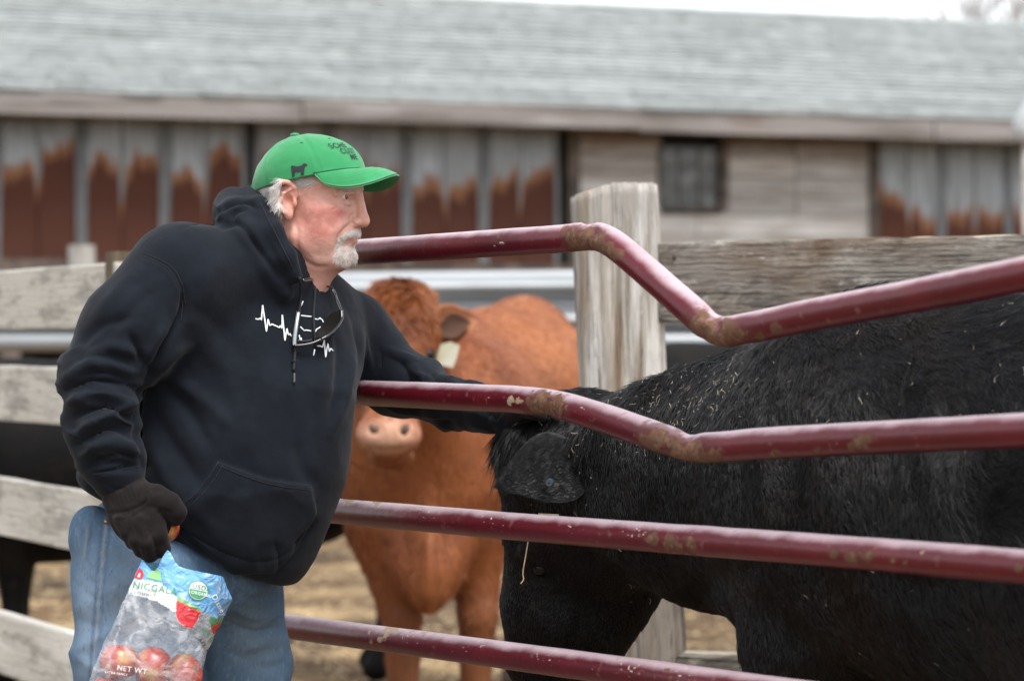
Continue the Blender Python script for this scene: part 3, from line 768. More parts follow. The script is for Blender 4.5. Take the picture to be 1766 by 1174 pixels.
# ================================================================ THE GATE
GP = .048
def g_d(u): return F_PX * GP / (43 + 18 * (u - 560) / 1206)
gate = empty('pipe_gate', P(420, 587, g_d(420)) * np.array([1, 1, 0])); tag(gate, 'bent dark red steel pipe gate between the man and the black cow', 'gate')
M_redpaint = mat('red_paint', (.095,.0045,.011), [
    dict(col=(.14,.009,.017), scale=9, stretch=(1,1,1), lo=.45, hi=.7, f=.5),
    dict(col=(.055,.003,.008), scale=5, detail=6, lo=.5, hi=.7, f=.6),
    dict(col=(.54,.41,.44), up=True, scale=16, detail=8, amp=.6, lo=.42, hi=.98, f=.82, rough=.42),  # pale upper side: sky highlight painted in over chalky, oxidised paint
    dict(col=(.22,.11,.085), scale=55, detail=9, lo=.60, hi=.72, f=.5, rough=.7),
    dict(col=(.58,.50,.45), attr='scuff', scale=80, stretch=(1,1,2.2), detail=9, amp=3.2, lo=.70, hi=1.0, f=.8, rough=.8),
    dict(col=(.45,.38,.31), scale=60, detail=8, lo=.70, hi=.74, f=.6, rough=.8),
    dict(col=(.09,.02,.015), attr='rust', scale=30, detail=10, amp=1.9, lo=.26, hi=.42, f=.6, rough=.7),
    dict(col=(.125,.058,.032), attr='rust', scale=34, detail=12, amp=2.3, lo=.46, hi=.60, rough=.9),
    dict(col=(.20,.115,.068), attr='rust', scale=80, detail=10, amp=3.4, lo=.70, hi=1.15, f=.7, rough=.9),
    dict(col=(.045,.026,.02), attr='rust', scale=110, detail=6, amp=2.8, lo=.85, hi=1.2, f=.6, rough=.9),
    dict(col=(.36,.27,.18), attr='mud', scale=45, detail=9, amp=1.8, lo=.5, hi=.75, rough=.9)],
    rough=.36, spec=.4, coat=.08, bump=[(60, (1,1,1), .15, .006, 'noise'), (300, (1,1,1), .12, .0015, 'noise')], coords='Object')
rails = [
    [(380,450),(450,446),(600,436),(800,423),(960,412.5),(1000,408.5),(1022,407.5),(1040,411),(1060,422),(1085,442),(1150,498.5),(1195,538),(1218,558),(1236,569),(1256,572),(1282,567.5),(1330,558),(1416,540),(1600,506),(1766,473),(2000,424)],
    [(380,668),(450,670),(614,677),(846,686.5),(900,690),(940,694),(975,701),(1010,711),(1060,727),(1120,748),(1165,763),(1195,770.5),(1225,771.5),(1260,769),(1325,764),(1500,755),(1766,742),(2000,728)],
    [(380,862),(560,879),(745,895),(930,911),(1115,925),(1300,939),(1530,957),(1766,977),(2000,997)],
    [(380,1064),(560,1088),(745,1112),(930,1137),(1115,1162),(1300,1188),(1530,1219),(1766,1252),(2000,1285)]]
rust_spots = [[(985,408,16),(1005,412,22),(1030,418,16),(1045,432,14),(1062,440,10),(1205,550,18),(1222,566,22),(1245,578,24),(1275,578,16),(1310,580,9),(1340,568,8)],
    [(930,697,18),(955,704,20),(935,680,8),(1110,755,14),(1135,760,22),(1165,772,24),(1195,782,22),(1230,785,14),(1480,764,14),(1500,758,10),(1335,782,7),(1410,776,6)],
    [(1125,930,16),(1155,938,20),(1190,938,20),(1170,945,16),(1440,953,12),(1470,958,12),(1495,958,16),(1540,965,8),(1560,970,8),(1755,978,12)],
    [(1150,1156,8),(1155,1168,8),(745,1126,5)]]
mud_spots = [[], [(880,690,10),(895,692,8)], [(600,862,12),(650,864,10),(1590,952,8)], [(676,1080,13),(665,1092,10),(636,1090,7),(655,1100,8),(640,1105,6)]]
scuff_spots = [[(860,420,40)], [(640,690,30),(850,685,26),(1000,705,30)], [(640,872,50),(740,880,70),(850,893,60),(990,905,50),(1100,915,60)], [(700,1095,50),(820,1110,60),(950,1130,60),(1080,1150,70),(1180,1165,60)]]
end_R = np.array([1.30, 3.86 - (1.30 - .695) / 1.055 * 1.62])
def gate_rail(z_or_path, ri):
    pts = np.array([P(u, v, g_d(u)) for u, v in z_or_path])
    p = spline(pts, 10)
    q = np.array([end_R[0], end_R[1], p[-1][2] + (p[-1][2] - p[-30][2]) * .3])
    p = np.vstack([p, [p[-1] + (q - p[-1]) * t for t in np.linspace(.05, 1, 12)]])
    # resample every 7 mm
    s_ = np.concatenate([[0], np.cumsum(np.linalg.norm(np.diff(p, axis=0), axis=1))])
    t = np.arange(0, s_[-1], .007); p = np.stack([np.interp(t, s_, p[:, i]) for i in range(3)], 1)
    r = np.full(len(p), GP / 2)
    V, Fq = sweep(p, r, 28, up=(0, 0, 1))
    u, v = px_of(V)
    ru = np.full(len(V), -.6); mu = np.full(len(V), -.6); sc_ = np.full(len(V), -.3)
    if ri is not None:
        T = np.gradient(p, axis=0); T /= np.linalg.norm(T, axis=1)[:, None]
        for (a, b, w) in rust_spots[ri]: ru = np.maximum(ru, 1.0 - np.hypot(u - a, (v - b)) / w * (.5 if ri < 2 else .75))
        for (a, b, w) in mud_spots[ri]: mu = np.maximum(mu, 1.0 - np.hypot(u - a, (v - b)) / w * .6)
        for (a, b, w) in scuff_spots[ri]: sc_ = np.maximum(sc_, .55 - np.hypot(u - a, (v - b) * 2) / w * .6)
        # crushed pipe at the kinks: a sharp crease on the inner side
        kinks = [[(1016,390,.006,9),(1026,400,.005,6),(1232,556,.008,10),(1215,575,.005,7)], [(945,716,.004,12),(1190,750,.006,16)], [], []][ri]
        N = V - np.repeat(p, 28, 0)[:len(V)]; N /= np.linalg.norm(N, axis=1)[:, None] + 1e-9
        for (a, b, h_, w) in kinks:
            dd = np.hypot(u - a, (v - b) * .6); V = V - N * (h_ * np.exp(-(dd / w)**2) * (N[:,1] < .6))[:, None]
        V = V + N * (.0006 * fnoise(V, 14, 2, ri))[:, None]
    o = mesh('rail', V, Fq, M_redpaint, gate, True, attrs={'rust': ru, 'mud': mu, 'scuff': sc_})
    return p
ends = []
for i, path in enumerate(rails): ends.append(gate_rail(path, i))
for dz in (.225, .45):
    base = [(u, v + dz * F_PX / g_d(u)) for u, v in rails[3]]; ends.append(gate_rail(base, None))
for k_, x in ((0, 0), (1, -1)):
    a, b = ends[0][x], ends[-1][x]
    V, Fq = sweep([a + np.array([0,0,.01]), (a+b)/2, b - np.array([0,0,.01])], GP * .56, 20); n_ = len(V)
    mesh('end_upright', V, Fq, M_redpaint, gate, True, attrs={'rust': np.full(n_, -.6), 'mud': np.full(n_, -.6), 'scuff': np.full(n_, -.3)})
q = ends[0][-1]
gp = empty('gate_post', (q[0] + .16, q[1] - .10, 0)); tag(gp, 'thick wooden post that carries the red pipe gate', 'post')
V, Fq = sweep([(q[0]+.16, q[1]-.10, -.1), (q[0]+.16, q[1]-.10, .8), (q[0]+.16, q[1]-.10, 1.7)], .11, 16); mesh('shaft', V, Fq, M_brownpost, gp)
for zz in (ends[0][-1][2] - .1, ends[-1][-1][2] + .1):
    V, Fq = sweep([(q[0], q[1], zz), (q[0] + .08, q[1] - .05, zz)], .018, 10); mesh('hinge', V, Fq, M_galvpin if 'M_galvpin' in globals() else M_steel, gp)
# dried mud clod on the lowest rail in view
cl = SDF(P(640, 1100, 5.35) - .06, P(700, 1060, 5.25) + .06, .002)
dd = g_d(672) - .012
for (u, v, r) in ((668,1080,8),(678,1076,9),(690,1078,6),(672,1090,6),(667,1098,5),(684,1082,7)): cl.pe((u, v, dd), (r*1.2, r*.6, r), 10, k=4)
V, Q = cl.mesh(1); V = V + normals(V, Q) * (.0018 * fnoise(V, 160, 2, 3))[:, None]
M_mud = mat('dry_mud', (.30,.20,.11), [dict(col=(.16,.10,.055), scale=90, lo=.45, hi=.6)], rough=.95, bump=[(300, (1,1,1), .5, .003, 'noise')])
o = mesh('mud_clod', V, Q, M_mud); tag(o, 'small clod of dried mud stuck on the low red gate rail', 'mud')
# ================================================================ CATTLE
M_blackhide = mat('black_hide', (.0045,.0042,.0043), [dict(col=(.009,.0068,.0055), scale=7, lo=.45, hi=.7), dict(col=(.03,.02,.013), scale=40, detail=6, lo=.6, hi=.75, f=.6)], rough=.6, bump=[(160, (1,1,.35), .6, .006, 'noise')], spec=.1)
M_blackhair = mat('black_hair', (.0042,.0040,.0045), [dict(col=(.017,.010,.007), scale=5, lo=.5, hi=.72, f=.8)], rough=.35, spec=.42)
M_hoof = mat('hoof', (.05,.045,.04), rough=.6)
M_eye = mat('eye_dark', (.006,.005,.004), rough=.25, spec=.3)
M_pinknose = mat('nose_pink', (.50,.30,.20), [dict(col=(.62,.42,.30), scale=30, lo=.4, hi=.6)], rough=.45)

# ---- the black cow by the gate
bc = empty('cow', P(1560, 587, 4.72) * np.array([1, 1, 0])); tag(bc, 'large black cow with head lowered behind the red gate, straw on its neck', 'cow')
S = SDF([-.10, 3.25, -.02], [2.15, 5.75, 1.48], .0095)
# head (face held almost upright)
S.pc((992, 800, 5.22, 128), (985, 905, 5.24, 112), 30, .82)
S.pc((985, 905, 5.24, 112), (962, 1040, 5.26, 92), 30, .80)
S.pc((962, 1040, 5.26, 92), (957, 1120, 5.28, 82), 30, .85)
S.pe((968, 1150, 5.29), (92, 58, 72), 8, k=30)          # muzzle
S.pc((1062, 985, 5.24, 92), (1000, 1115, 5.27, 72), 36, .72)   # jaw
S.pe((1040, 905, 5.2), (110, 120, 95), 0, k=40)
S.pe((935, 745, 5.21), (75, 42, 85), -18, k=30)         # poll
S.pe((912, 800, 5.21), (52, 62, 80), 0, k=30)           # forehead with forelock
S.pe((925, 955, 5.165), (36, 18, 20), 14, k=14)          # brow over the eye
# neck and body
S.pc((1045, 830, 5.2, 125), (1240, 840, 5.05, 196), 60, .62)
S.pc((1240, 840, 5.05, 196), (1500, 835, 4.82, 290), 70, .72)
S.pe((1150, 735, 5.08), (150, 60, 70), -12, k=60)       # crest of the neck
S.pe((1310, 690, 4.98), (130, 70, 80), -24, k=60)
S.pe((1560, 640, 4.76), (220, 112, 120), -8, k=80)       # withers
S.pe((1400, 1010, 4.92), (140, 130, 150), 30, k=60)     # brisket
S.pe((1580, 860, 4.58), (150, 260, 70), 12, k=80)       # near shoulder blade
b0, b1 = P(1560, 850, 4.75), np.array([1.62, 3.75, .92])
S.cone(b0, b1, .33, .345, .08, .95)
S.cone(b0 + [.25, -.2, -.07], b1 + [-.1, .1, -.10], .30, .34, .08, 1.0)
ru = np.array([1.88, 3.52, 1.0]); S.ell(ru, (.26, .26, .28), None, .08)
S.cone(np.array([1.1,4.25,1.24]), np.array([1.85,3.6,1.26]), .07, .08, .08)   # back line
# legs
def leg(top, knee, fet, hoof, r):
    S.cone(top, knee, r[0], r[1], .05); S.cone(knee, fet, r[1]*.95, r[2], .02); S.cone(fet, hoof, r[2]*1.15, r[2]*1.3, .015)
f1 = P(1415, 1120, 4.72); g1 = np.array([f1[0]+.02, 4.70, .42]); leg(f1, g1, g1 + [.0, .0, -.27], np.array([g1[0]-.03, 4.72, .04]), (.135, .062, .044))
f2 = P(1440, 1120, 5.02); g2 = np.array([f2[0]-.01, 5.03, .42]); leg(f2, g2, g2 + [.0, .0, -.27], np.array([g2[0]-.03, 5.05, .04]), (.13, .06, .044))
for (x, y) in ((1.66, 3.50), (1.98, 3.72)):
    h0 = np.array([x, y, .78]); hk = np.array([x + .10, y - .16, .50]); leg(h0, hk, np.array([x + .09, y - .14, .14]), np.array([x + .05, y - .08, .04]), (.17, .062, .045))
V, Q = S.mesh(2)
N = normals(V, Q)
# hollows and muscle of the near side, drawn over the body
V = stroke(V, Q, [([(1165,1020),(1120,930),(1110,850)], 22, -14), ([(1185,1035),(1240,1000),(1330,960)], 26, -10), ([(1400,700),(1360,800),(1380,930),(1450,1050)], 30, -12),
    ([(1480,640),(1430,780),(1450,930)], 34, 20), ([(1290,700),(1275,800),(1290,920)], 12, -9), ([(1330,690),(1318,800),(1335,930)], 12, 10), ([(1230,720),(1222,820),(1240,930)], 12, 8), ([(1560,620),(1530,760),(1545,900)], 14, -12), ([(1620,640),(1600,760),(1615,880)], 16, 12), ([(1500,960),(1580,1010),(1660,1000)], 26, -14), ([(1700,820),(1680,920),(1690,1050)], 20, -12), ([(1700,560),(1690,700),(1640,800)], 30, -10), ([(905,945),(925,935),(955,950),(968,972)], 9, 6), ([(912,985),(935,995),(960,985)], 7, -5),
    ([(890,1010),(900,1080),(905,1130)], 16, -5), ([(1000,1060),(985,1120),(960,1150)], 12, -7), ([(900,1160),(950,1172),(1000,1150)], 5, -6), ([(1070,900),(1060,960),(1020,1010)], 20, 6)], N)
V = V + normals(V, Q) * (.004 * fnoise(V, 9, 2, 2) + .0022 * fnoise(V, 30, 2, 3))[:, None]
BCV, BCQ = V, Q
mesh('body', V, Q, M_blackhide, bc)
# ear: a cupped leaf, pointing to the left and down towards us
def ear_mesh(c, tip, up, w, thick, n=20, m=14, cup=.35, root=.55):
    c = np.asarray(c, float); tip = np.asarray(tip, float); ax = tip - c; up = np.asarray(up, float)
    up = up - ax * up.dot(ax) / ax.dot(ax); up /= np.linalg.norm(up); nr = np.cross(ax / np.linalg.norm(ax), up)
    V = []
    for side in (1, -1):
        for i in range(n + 1):
            t = i / n; ww = w * (root + (1.3 - root) * math.sin(min(t * 1.25, 1) * math.pi * .62)) * (1 - max(0, t - .35)**1.5 * 1.7)
            ww = max(ww * (math.sqrt(max(1 - ((t - .5)*2)**8, 0)) if t > .5 else 1), .002)
            for j in range(m + 1):
                s_ = j / m * 2 - 1
                V.append(c + ax * t + up * ww * s_ + nr * (cup * ww * s_ * s_ + side * thick * (1 - s_**4) * (1 - t * .7)))
    N_ = (n + 1) * (m + 1); F_ = []
    for i in range(n):
        for j in range(m):
            a = i*(m+1)+j; b_ = a+1; c_ = a+m+2; d_ = a+m+1
            F_.append((a, d_, c_, b_)); F_.append((N_+a, N_+b_, N_+c_, N_+d_))
    def seam(idx):
        for a, b_ in zip(idx[:-1], idx[1:]): F_.append((a, b_, b_ + N_, a + N_))
    seam([i*(m+1) for i in range(n+1)]); seam([i*(m+1)+m for i in range(n, -1, -1)]); seam([n*(m+1)+j for j in range(m+1)])
    return np.array(V), np.array(F_)
EV, EQ = ear_mesh(P(1030, 790, 5.115), P(856, 838, 4.985), (-.12, .40, .92), .060, .008, cup=-.30, root=.2)
M_earhide = mat('ear_hide', (.009,.009,.0095), [dict(col=(.016,.0155,.016), scale=30, lo=.45, hi=.65)], rough=.6)  # black coat made lighter here: light on the near ear put into the colour
M_earhair = mat('ear_hair', (.014,.014,.0155), rough=.45, spec=.25)
mesh('ear', EV, EQ, M_earhide, bc)
EV2, EQ2 = ear_mesh(P(960, 790, 5.33), P(900, 800, 5.46), (0, .1, 1), .055, .008, cup=.3)
mesh('ear', EV2, EQ2, M_blackhide, bc)
# button of the ear tag on the back of the ear, and the pale tag hanging inside
M_button = mat('tag_button', (.035,.05,.062), rough=.4)
M_yellowtag = mat('tag_plastic', (.62,.56,.30), [dict(col=(.72,.70,.5), scale=20, lo=.4, hi=.6)], rough=.5)
bt = P(948, 832, 5.008)
V, Fq = sweep([bt + [.0,.004,0], bt, bt - [.001,.003,0]], [.0078, .0078, .0064], 20); o = mesh('tag_button', V, Fq, M_button, bc, False)
V, Fq = sweep([bt - [.001,.003,0], bt - [.0013,.0036,0]], [.0016, .0016], 10); mesh('button_hole', V, Fq, M_eye, o)
q = P(946, 908, 5.045)
V = [q + np.array(w) for w in ((-.018,0,.024),(.018,.002,.022),(.02,0,-.014),(.016,.0,-.022),(-.016,.0,-.022),(-.02,0,-.014))]; V = V + [w + np.array([0,.003,0]) for w in V]
mesh('ear_tag', V, [(0,1,2,3,4,5)[::-1], (6,7,8,9,10,11)] + [(i, (i+1)%6, (i+1)%6+6, i+6) for i in range(6)], M_yellowtag, bc, False)
# eye, nostril, mouth
Se = SDF(P(933, 978, 5.17) - .04, P(933, 978, 5.17) + .04, .002); Se.ell(P(934, 978, 5.172), .017, k=.001); V, Q = Se.mesh(1); mesh('eye', V, Q, M_eye, bc)
# coat
DOWN = np.array([0., 0, -1])
def bc_dir(R, N):
    u, v = px_of(R)
    D = np.tile([.25, 0., -1.], (len(R), 1))
    head = smst(1110 - u, 0, 90) * smst(v, 690, 790)
    D = D * (1 - head)[:, None] + np.tile([-.25, -.1, -1.], (len(R), 1)) * head[:, None]
    pl = np.exp(-((u - 935) / 80)**2 - ((v - 745) / 60)**2)
    D += pl[:, None] * 1.0 * np.array([-.6, -.3, -.5])
    crest = smst(v, 900, 600) * smst(u, 1040, 1200)
    D += (crest * .5)[:, None] * np.array([.5, -.3, -.2])
    sh = smst(u, 1440, 1600)
    D += (sh * 1.2)[:, None] * np.stack([fnoise(R, 7, 2, 21), 0 * u, fnoise(R, 7, 2, 22)], 1) + (sh * .7)[:, None] * np.array([.6, -.4, 0])
    return D
def bc_len(R):
    u, v = px_of(R)
    top = np.interp(u, [950, 1050, 1160, 1250, 1330, 1400, 1480, 1600, 1766], [715, 690, 665, 625, 590, 575, 535, 518, 508])
    mane = np.exp(-(np.clip(v - top, 0, 999) / 60)**2)
    L = .011 + .010 * smst(u, 1350, 1600) + .016 * mane * (u > 1040) + .006 * np.exp(-((u - 930)/75)**2 - ((v - 765)/65)**2)
    L -= .005 * smst(v, 900, 1000) * smst(1120 - u, 0, 60)
    return np.clip(L, .006, .06)
def bc_w(R, N):
    u, v = px_of(R)
    fr = .12 + smst(-N[:,1], -.4, .1)
    return fr * (.15 + ((u < 1800) & (v < 1250)))
hair('coat', BCV, BCQ, 170000, bc_len, bc_dir, M_blackhair, bc, bc_w, lift=.18, curl=.45, r0=.0004, pts=5, seed=4, clump=.32, cscale=18)
def ear_dir(R, N): return np.tile([-1., -.1, -.55], (len(R), 1))
hair('coat', EV, EQ, 14000, lambda R: np.full(len(R), .009), ear_dir, M_earhair, bc, None, lift=.3, curl=.4, r0=.0003, pts=4, seed=5, clump=.3)
# forelock hanging over the brow
def fl_w(R, N):
    u, v = px_of(R); return np.exp(-((u - 915)/55)**2 - ((v - 752)/40)**2) * (N[:,1] < .5)
hair('forelock', BCV, BCQ, 5000, lambda R: np.full(len(R), .022), lambda R, N: np.tile([-.35, -.4, -1.], (len(R), 1)), M_blackhair, bc, fl_w, lift=.3, curl=.5, r0=.0005, pts=8, seed=6, clump=.9, droop=.25, cscale=14)
# straw caught in the coat
def on_body(n, wfun, seed):
    g = np.random.default_rng(seed); T = BCQ[:, [0,1,2]]; N = normals(BCV, BCQ); C = BCV[T].mean(1)
    A = wfun(C, N[T].mean(1)); i = g.choice(len(T), n, p=A / A.sum())
    return C[i], N[T[i]].mean(1)
def st_w(R, N):
    u, v = px_of(R)
    top = np.interp(u, [950, 1050, 1160, 1250, 1330, 1400, 1480, 1600, 1766], [715, 690, 665, 625, 590, 575, 535, 518, 508])
    dn = v - top
    w = 2.6 * np.exp(-((u - 1150)/110)**2) * np.exp(-((dn - 45)/50)**2) + .13 * np.exp(-((dn - 120)/130)**2) * (u > 1000) + .5 * np.exp(-((u - 955)/50)**2 - ((v - 765)/40)**2) + .02
    return w * (N[:,1] < .2) * (u < 1790) * (v < 1200)
C, Nn = on_body(250, st_w, 8)
tang = np.cross(Nn, [0, .3, 1.]); tang /= np.linalg.norm(tang, axis=1)[:, None]
V, Fq = straw_mesh(len(C), C + Nn * .011, tang, Nn, .003, .016, .00034, 12)
M_straw2 = mat('pale_straw', (.46,.39,.27), [dict(col=(.62,.56,.45), scale=40, lo=.45, hi=.6), dict(col=(.22,.16,.09), scale=30, lo=.55, hi=.65)], rough=.7)
o = mesh('straw_bits', V, Fq, M_straw2); tag(o, 'bits of straw caught in the coat of the black cow', 'straw', kind='stuff')
q = [P(912, 925, 5.06), P(908, 950, 5.06), P(902, 985, 5.062), P(903, 998, 5.062), P(898, 1006, 5.06)]
V, Fq = sweep(spline(q, 5), .0011, 6); o = mesh('straw_stalk', V, Fq, M_straw); tag(o, 'single pale straw stalk hanging on the face of the black cow', 'straw')
# ---- the red cow, facing us behind the gate
rc = empty('cow', P(760, 587, 8.6) * np.array([1, 1, 0])); tag(rc, 'reddish brown cow facing the camera with a pale ear tag', 'cow')
M_redhide = mat('red_hide', (.30,.088,.022), [dict(col=(.40,.145,.045), scale=3.5, lo=.48, hi=.7, f=.3), dict(col=(.15,.04,.010), scale=6, lo=.5, hi=.7, f=.4)], rough=.5, attr='tone', bump=[(90, (1,1,.3), .5, .008, 'noise')], spec=.4)
S = SDF([-.65, 7.7, -.02], [.62, 10.6, 1.50], .0115)
def w(X, Y, Z): return np.array([X, Y, Z])
# head, seen from the front
S.pc((688, 560, 8.02, 66), (682, 640, 7.95, 56), 30, 1.35)
S.pc((682, 640, 7.95, 56), (672, 735, 7.84, 44), 30, 1.2)
S.pe((670, 752, 7.80), (57, 36, 45), 0, k=26)
S.pe((690, 520, 8.05), (52, 34, 50), 0, k=26)      # poll
S.pe((637, 597, 8.02), (20, 34, 45), 0, k=26); S.pe((736, 592, 8.02), (22, 34, 45), 0, k=26)   # brows
S.pe((676, 785, 7.95), (40, 22, 60), 0, k=30)
# neck and chest
S.pc((700, 620, 8.15, 75), (735, 760, 8.45, 125), 60, 1.0)
S.pc((730, 760, 8.42, 126), (738, 890, 8.40, 104), 50, .9)
S.pe((738, 960, 8.32), (66, 80, 70), 0, k=40); S.pe((737, 1015, 8.28), (22, 40, 40), 0, k=40)      # brisket
S.pe((644, 820, 8.50), (46, 125, 110), 0, k=50); S.pe((822, 815, 8.50), (52, 125, 110), 0, k=50)   # shoulders
# barrel going back to the right
S.pc((740, 745, 8.55, 175), (880, 740, 9.9, 178), 60, 1.0)
S.pc((755, 605, 8.7, 45), (905, 560, 10.1, 30), 60)
S.pe((880, 720, 9.3), (165, 175, 170), 0, k=60)
S.pe((900, 640, 10.1), (110, 120, 120), 0, k=60)
S.pe((905, 562, 10.15), (26, 30, 30), 0, k=30)     # hip bone
S.pe((985, 600, 10.0), (22, 24, 30), 0, k=30)
# legs
def leg2(u, v0, d, r0, ukn, uf):
    gv_ = CV + CAM_H * F_PX / d
    S.pc((u, v0, d, r0), (ukn, 1060, d - .02, 31), 36); S.pc((ukn, 1060, d - .02, 33), (uf, gv_ - 85, d, 25), 16); S.pc((uf, gv_ - 85, d, 30), (uf, gv_ - 12, d - .02, 36), 14)
leg2(668, 915, 8.42, 66, 692, 697); leg2(812, 915, 8.50, 64, 824, 818)
for (x, y) in ((.02, 10.15), (.36, 10.05)):
    S.cone(w(x, y, .85), w(x + .02, y + .15, .52), .17, .07, .05); S.cone(w(x + .02, y + .15, .52), w(x, y + .1, .14), .066, .045, .02); S.cone(w(x, y + .1, .14), w(x, y + .04, .04), .05, .06, .02)
V, Q = S.mesh(2)
V = stroke(V, Q, [([(655,600),(650,650),(655,700)], 14, -8), ([(712,600),(714,650),(702,705)], 14, -8), ([(640,745),(630,735)], 7, -6), ([(647,735),(645,748)], 6, -16), ([(697,735),(699,748)], 6, -16),
    ([(628,772),(670,778),(715,770)], 5, -8), ([(740,850),(740,960),(738,1040)], 10, 18), ([(690,880),(700,980)], 18, -16), ([(785,870),(775,980)], 18, -16), ([(640,1000),(660,1050)], 20, 6),
    ([(735,600),(738,625)], 9, -9), ([(643,605),(641,628)], 9, -9), ([(790,620),(830,720),(840,860)], 26, -22), ([(880,640),(930,700),(950,800)], 30, -16), ([(840,590),(900,600),(960,640)], 24, 10)], None)
V = V + normals(V, Q) * (.004 * fnoise(V, 12, 2, 31))[:, None]
u, v = px_of(V)
tone = np.tile([.245, .070, .019], (len(V), 1))
def blend(msk, c):
    global tone
    tone = tone * (1 - msk[:, None]) + np.array(c) * msk[:, None]
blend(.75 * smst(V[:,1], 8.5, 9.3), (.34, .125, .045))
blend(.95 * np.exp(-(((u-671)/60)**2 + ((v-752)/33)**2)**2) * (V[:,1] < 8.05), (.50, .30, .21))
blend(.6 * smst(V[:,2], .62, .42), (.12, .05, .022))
blend(.6 * np.exp(-((u-690)/60)**2 - ((v-515)/30)**2) * (V[:,1] < 8.2), (.20, .055, .014))
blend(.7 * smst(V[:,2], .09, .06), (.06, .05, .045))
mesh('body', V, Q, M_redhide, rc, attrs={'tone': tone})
RV, RQ = V, Q
M_redhair = mat('red_hair', (.25,.070,.019), [dict(col=(.36,.125,.038), scale=2.2, lo=.45, hi=.65), dict(col=(.10,.028,.009), scale=4, lo=.5, hi=.68, f=.7)], rough=.4)
def rw(R, N):
    u, v = px_of(R); return (np.exp(-((u-690)/70)**2 - ((v-520)/42)**2) * 2 + .05) * (R[:,1] < 8.6) * (N[:,1] < .3) * (v < 720)
hair('poll_tuft', RV, RQ, 26000, lambda R: np.full(len(R), .022), lambda R, N: np.tile([-.1, -.5, -1.], (len(R), 1)), M_redhair, rc, rw, lift=.4, curl=1.0, r0=.0007, seed=9, clump=.7, cscale=16)
def rw2(R, N):
    u, v = px_of(R); hd = R[:,1] < 8.1
    muz = hd * np.exp(-(((u-671)/62)**2 + ((v-752)/34)**2)**2) + hd * (np.hypot(u-738, v-612) < 15) + hd * (np.hypot(u-640, v-617) < 15)
    return (.15 + smst(-N[:,1], -.3, .2)) * (R[:,2] > .3) * (1 - np.clip(muz, 0, 1))
hair('coat', RV, RQ, 70000, lambda R: .013 + .008 * (R[:,2] < .9), lambda R, N: np.stack([.3 * (R[:,1] > 8.5) + .5 * fnoise(R, 5, 2, 61), .15 + 0*R[:,0], -1 + .4 * fnoise(R, 5, 2, 62)], 1), M_redhair, rc, rw2, lift=.25, curl=.6, r0=.00075, seed=19, clump=.6, cscale=9, pts=4)
M_redear = mat('red_ear', (.20,.06,.018), [dict(col=(.34,.13,.05), scale=12, lo=.45, hi=.65)], rough=.6)
e1V, e1Q = ear_mesh(P(742, 578, 8.02), P(826, 548, 8.0), (.2, .3, .95), .056, .010, cup=.45)
mesh('ear', e1V, e1Q, M_redear, rc)
M_inner = mat('ear_inner', (.07,.028,.014), rough=.8)
e3V, e3Q = ear_mesh(P(762, 572, 7.988), P(812, 556, 7.972), (.2, .3, .95), .034, .002, cup=.45); mesh('ear_hollow', e3V, e3Q, M_inner, rc)
e2V, e2Q = ear_mesh(P(632, 580, 8.02), P(560, 556, 8.0), (-.2, .3, .95), .042, .010, cup=-.45); mesh('ear', e2V, e2Q, M_redear, rc)
M_palatag = mat('pale_tag', (.46,.43,.29), [dict(col=(.54,.52,.42), scale=14, lo=.4, hi=.6), dict(col=(.35,.33,.25), scale=45, lo=.62, hi=.7, f=.5)], rough=.5)
cx = [(760,594),(778,589),(793,596),(787,618),(781,634),(752,628),(754,612)]
V = [P(a, b, 7.955) for a, b in cx] + [P(a, b, 7.955) + [0,.004,0] for a, b in cx]; n_ = len(cx)
mesh('ear_tag', V, [tuple(range(n_)), tuple(range(2*n_-1, n_-1, -1))] + [((i+1)%n_, i, i+n_, (i+1)%n_+n_) for i in range(n_)], M_palatag, rc, False)
for (uu, vv) in ((738, 612), (640, 617)):
    Se = SDF(P(uu, vv, 7.93) - .05, P(uu, vv, 7.93) + .05, .004); Se.ell(P(uu, vv, 7.938), .022, k=.002); V, Q = Se.mesh(1); mesh('eye', V, Q, M_eye, rc)
mt_ = mat('nostril', (.07,.035,.025), rough=.6)
for (uu, tl) in ((646, 25), (697, -25)):
    Se = SDF(P(uu, 741, 7.75) - .06, P(uu, 741, 7.75) + .06, .004); Se.pe((uu, 742, 7.757), (13, 8, 12), 60 if tl > 0 else 120, k=2); V, Q = Se.mesh(1); mesh('nostril', V, Q, mt_, rc)

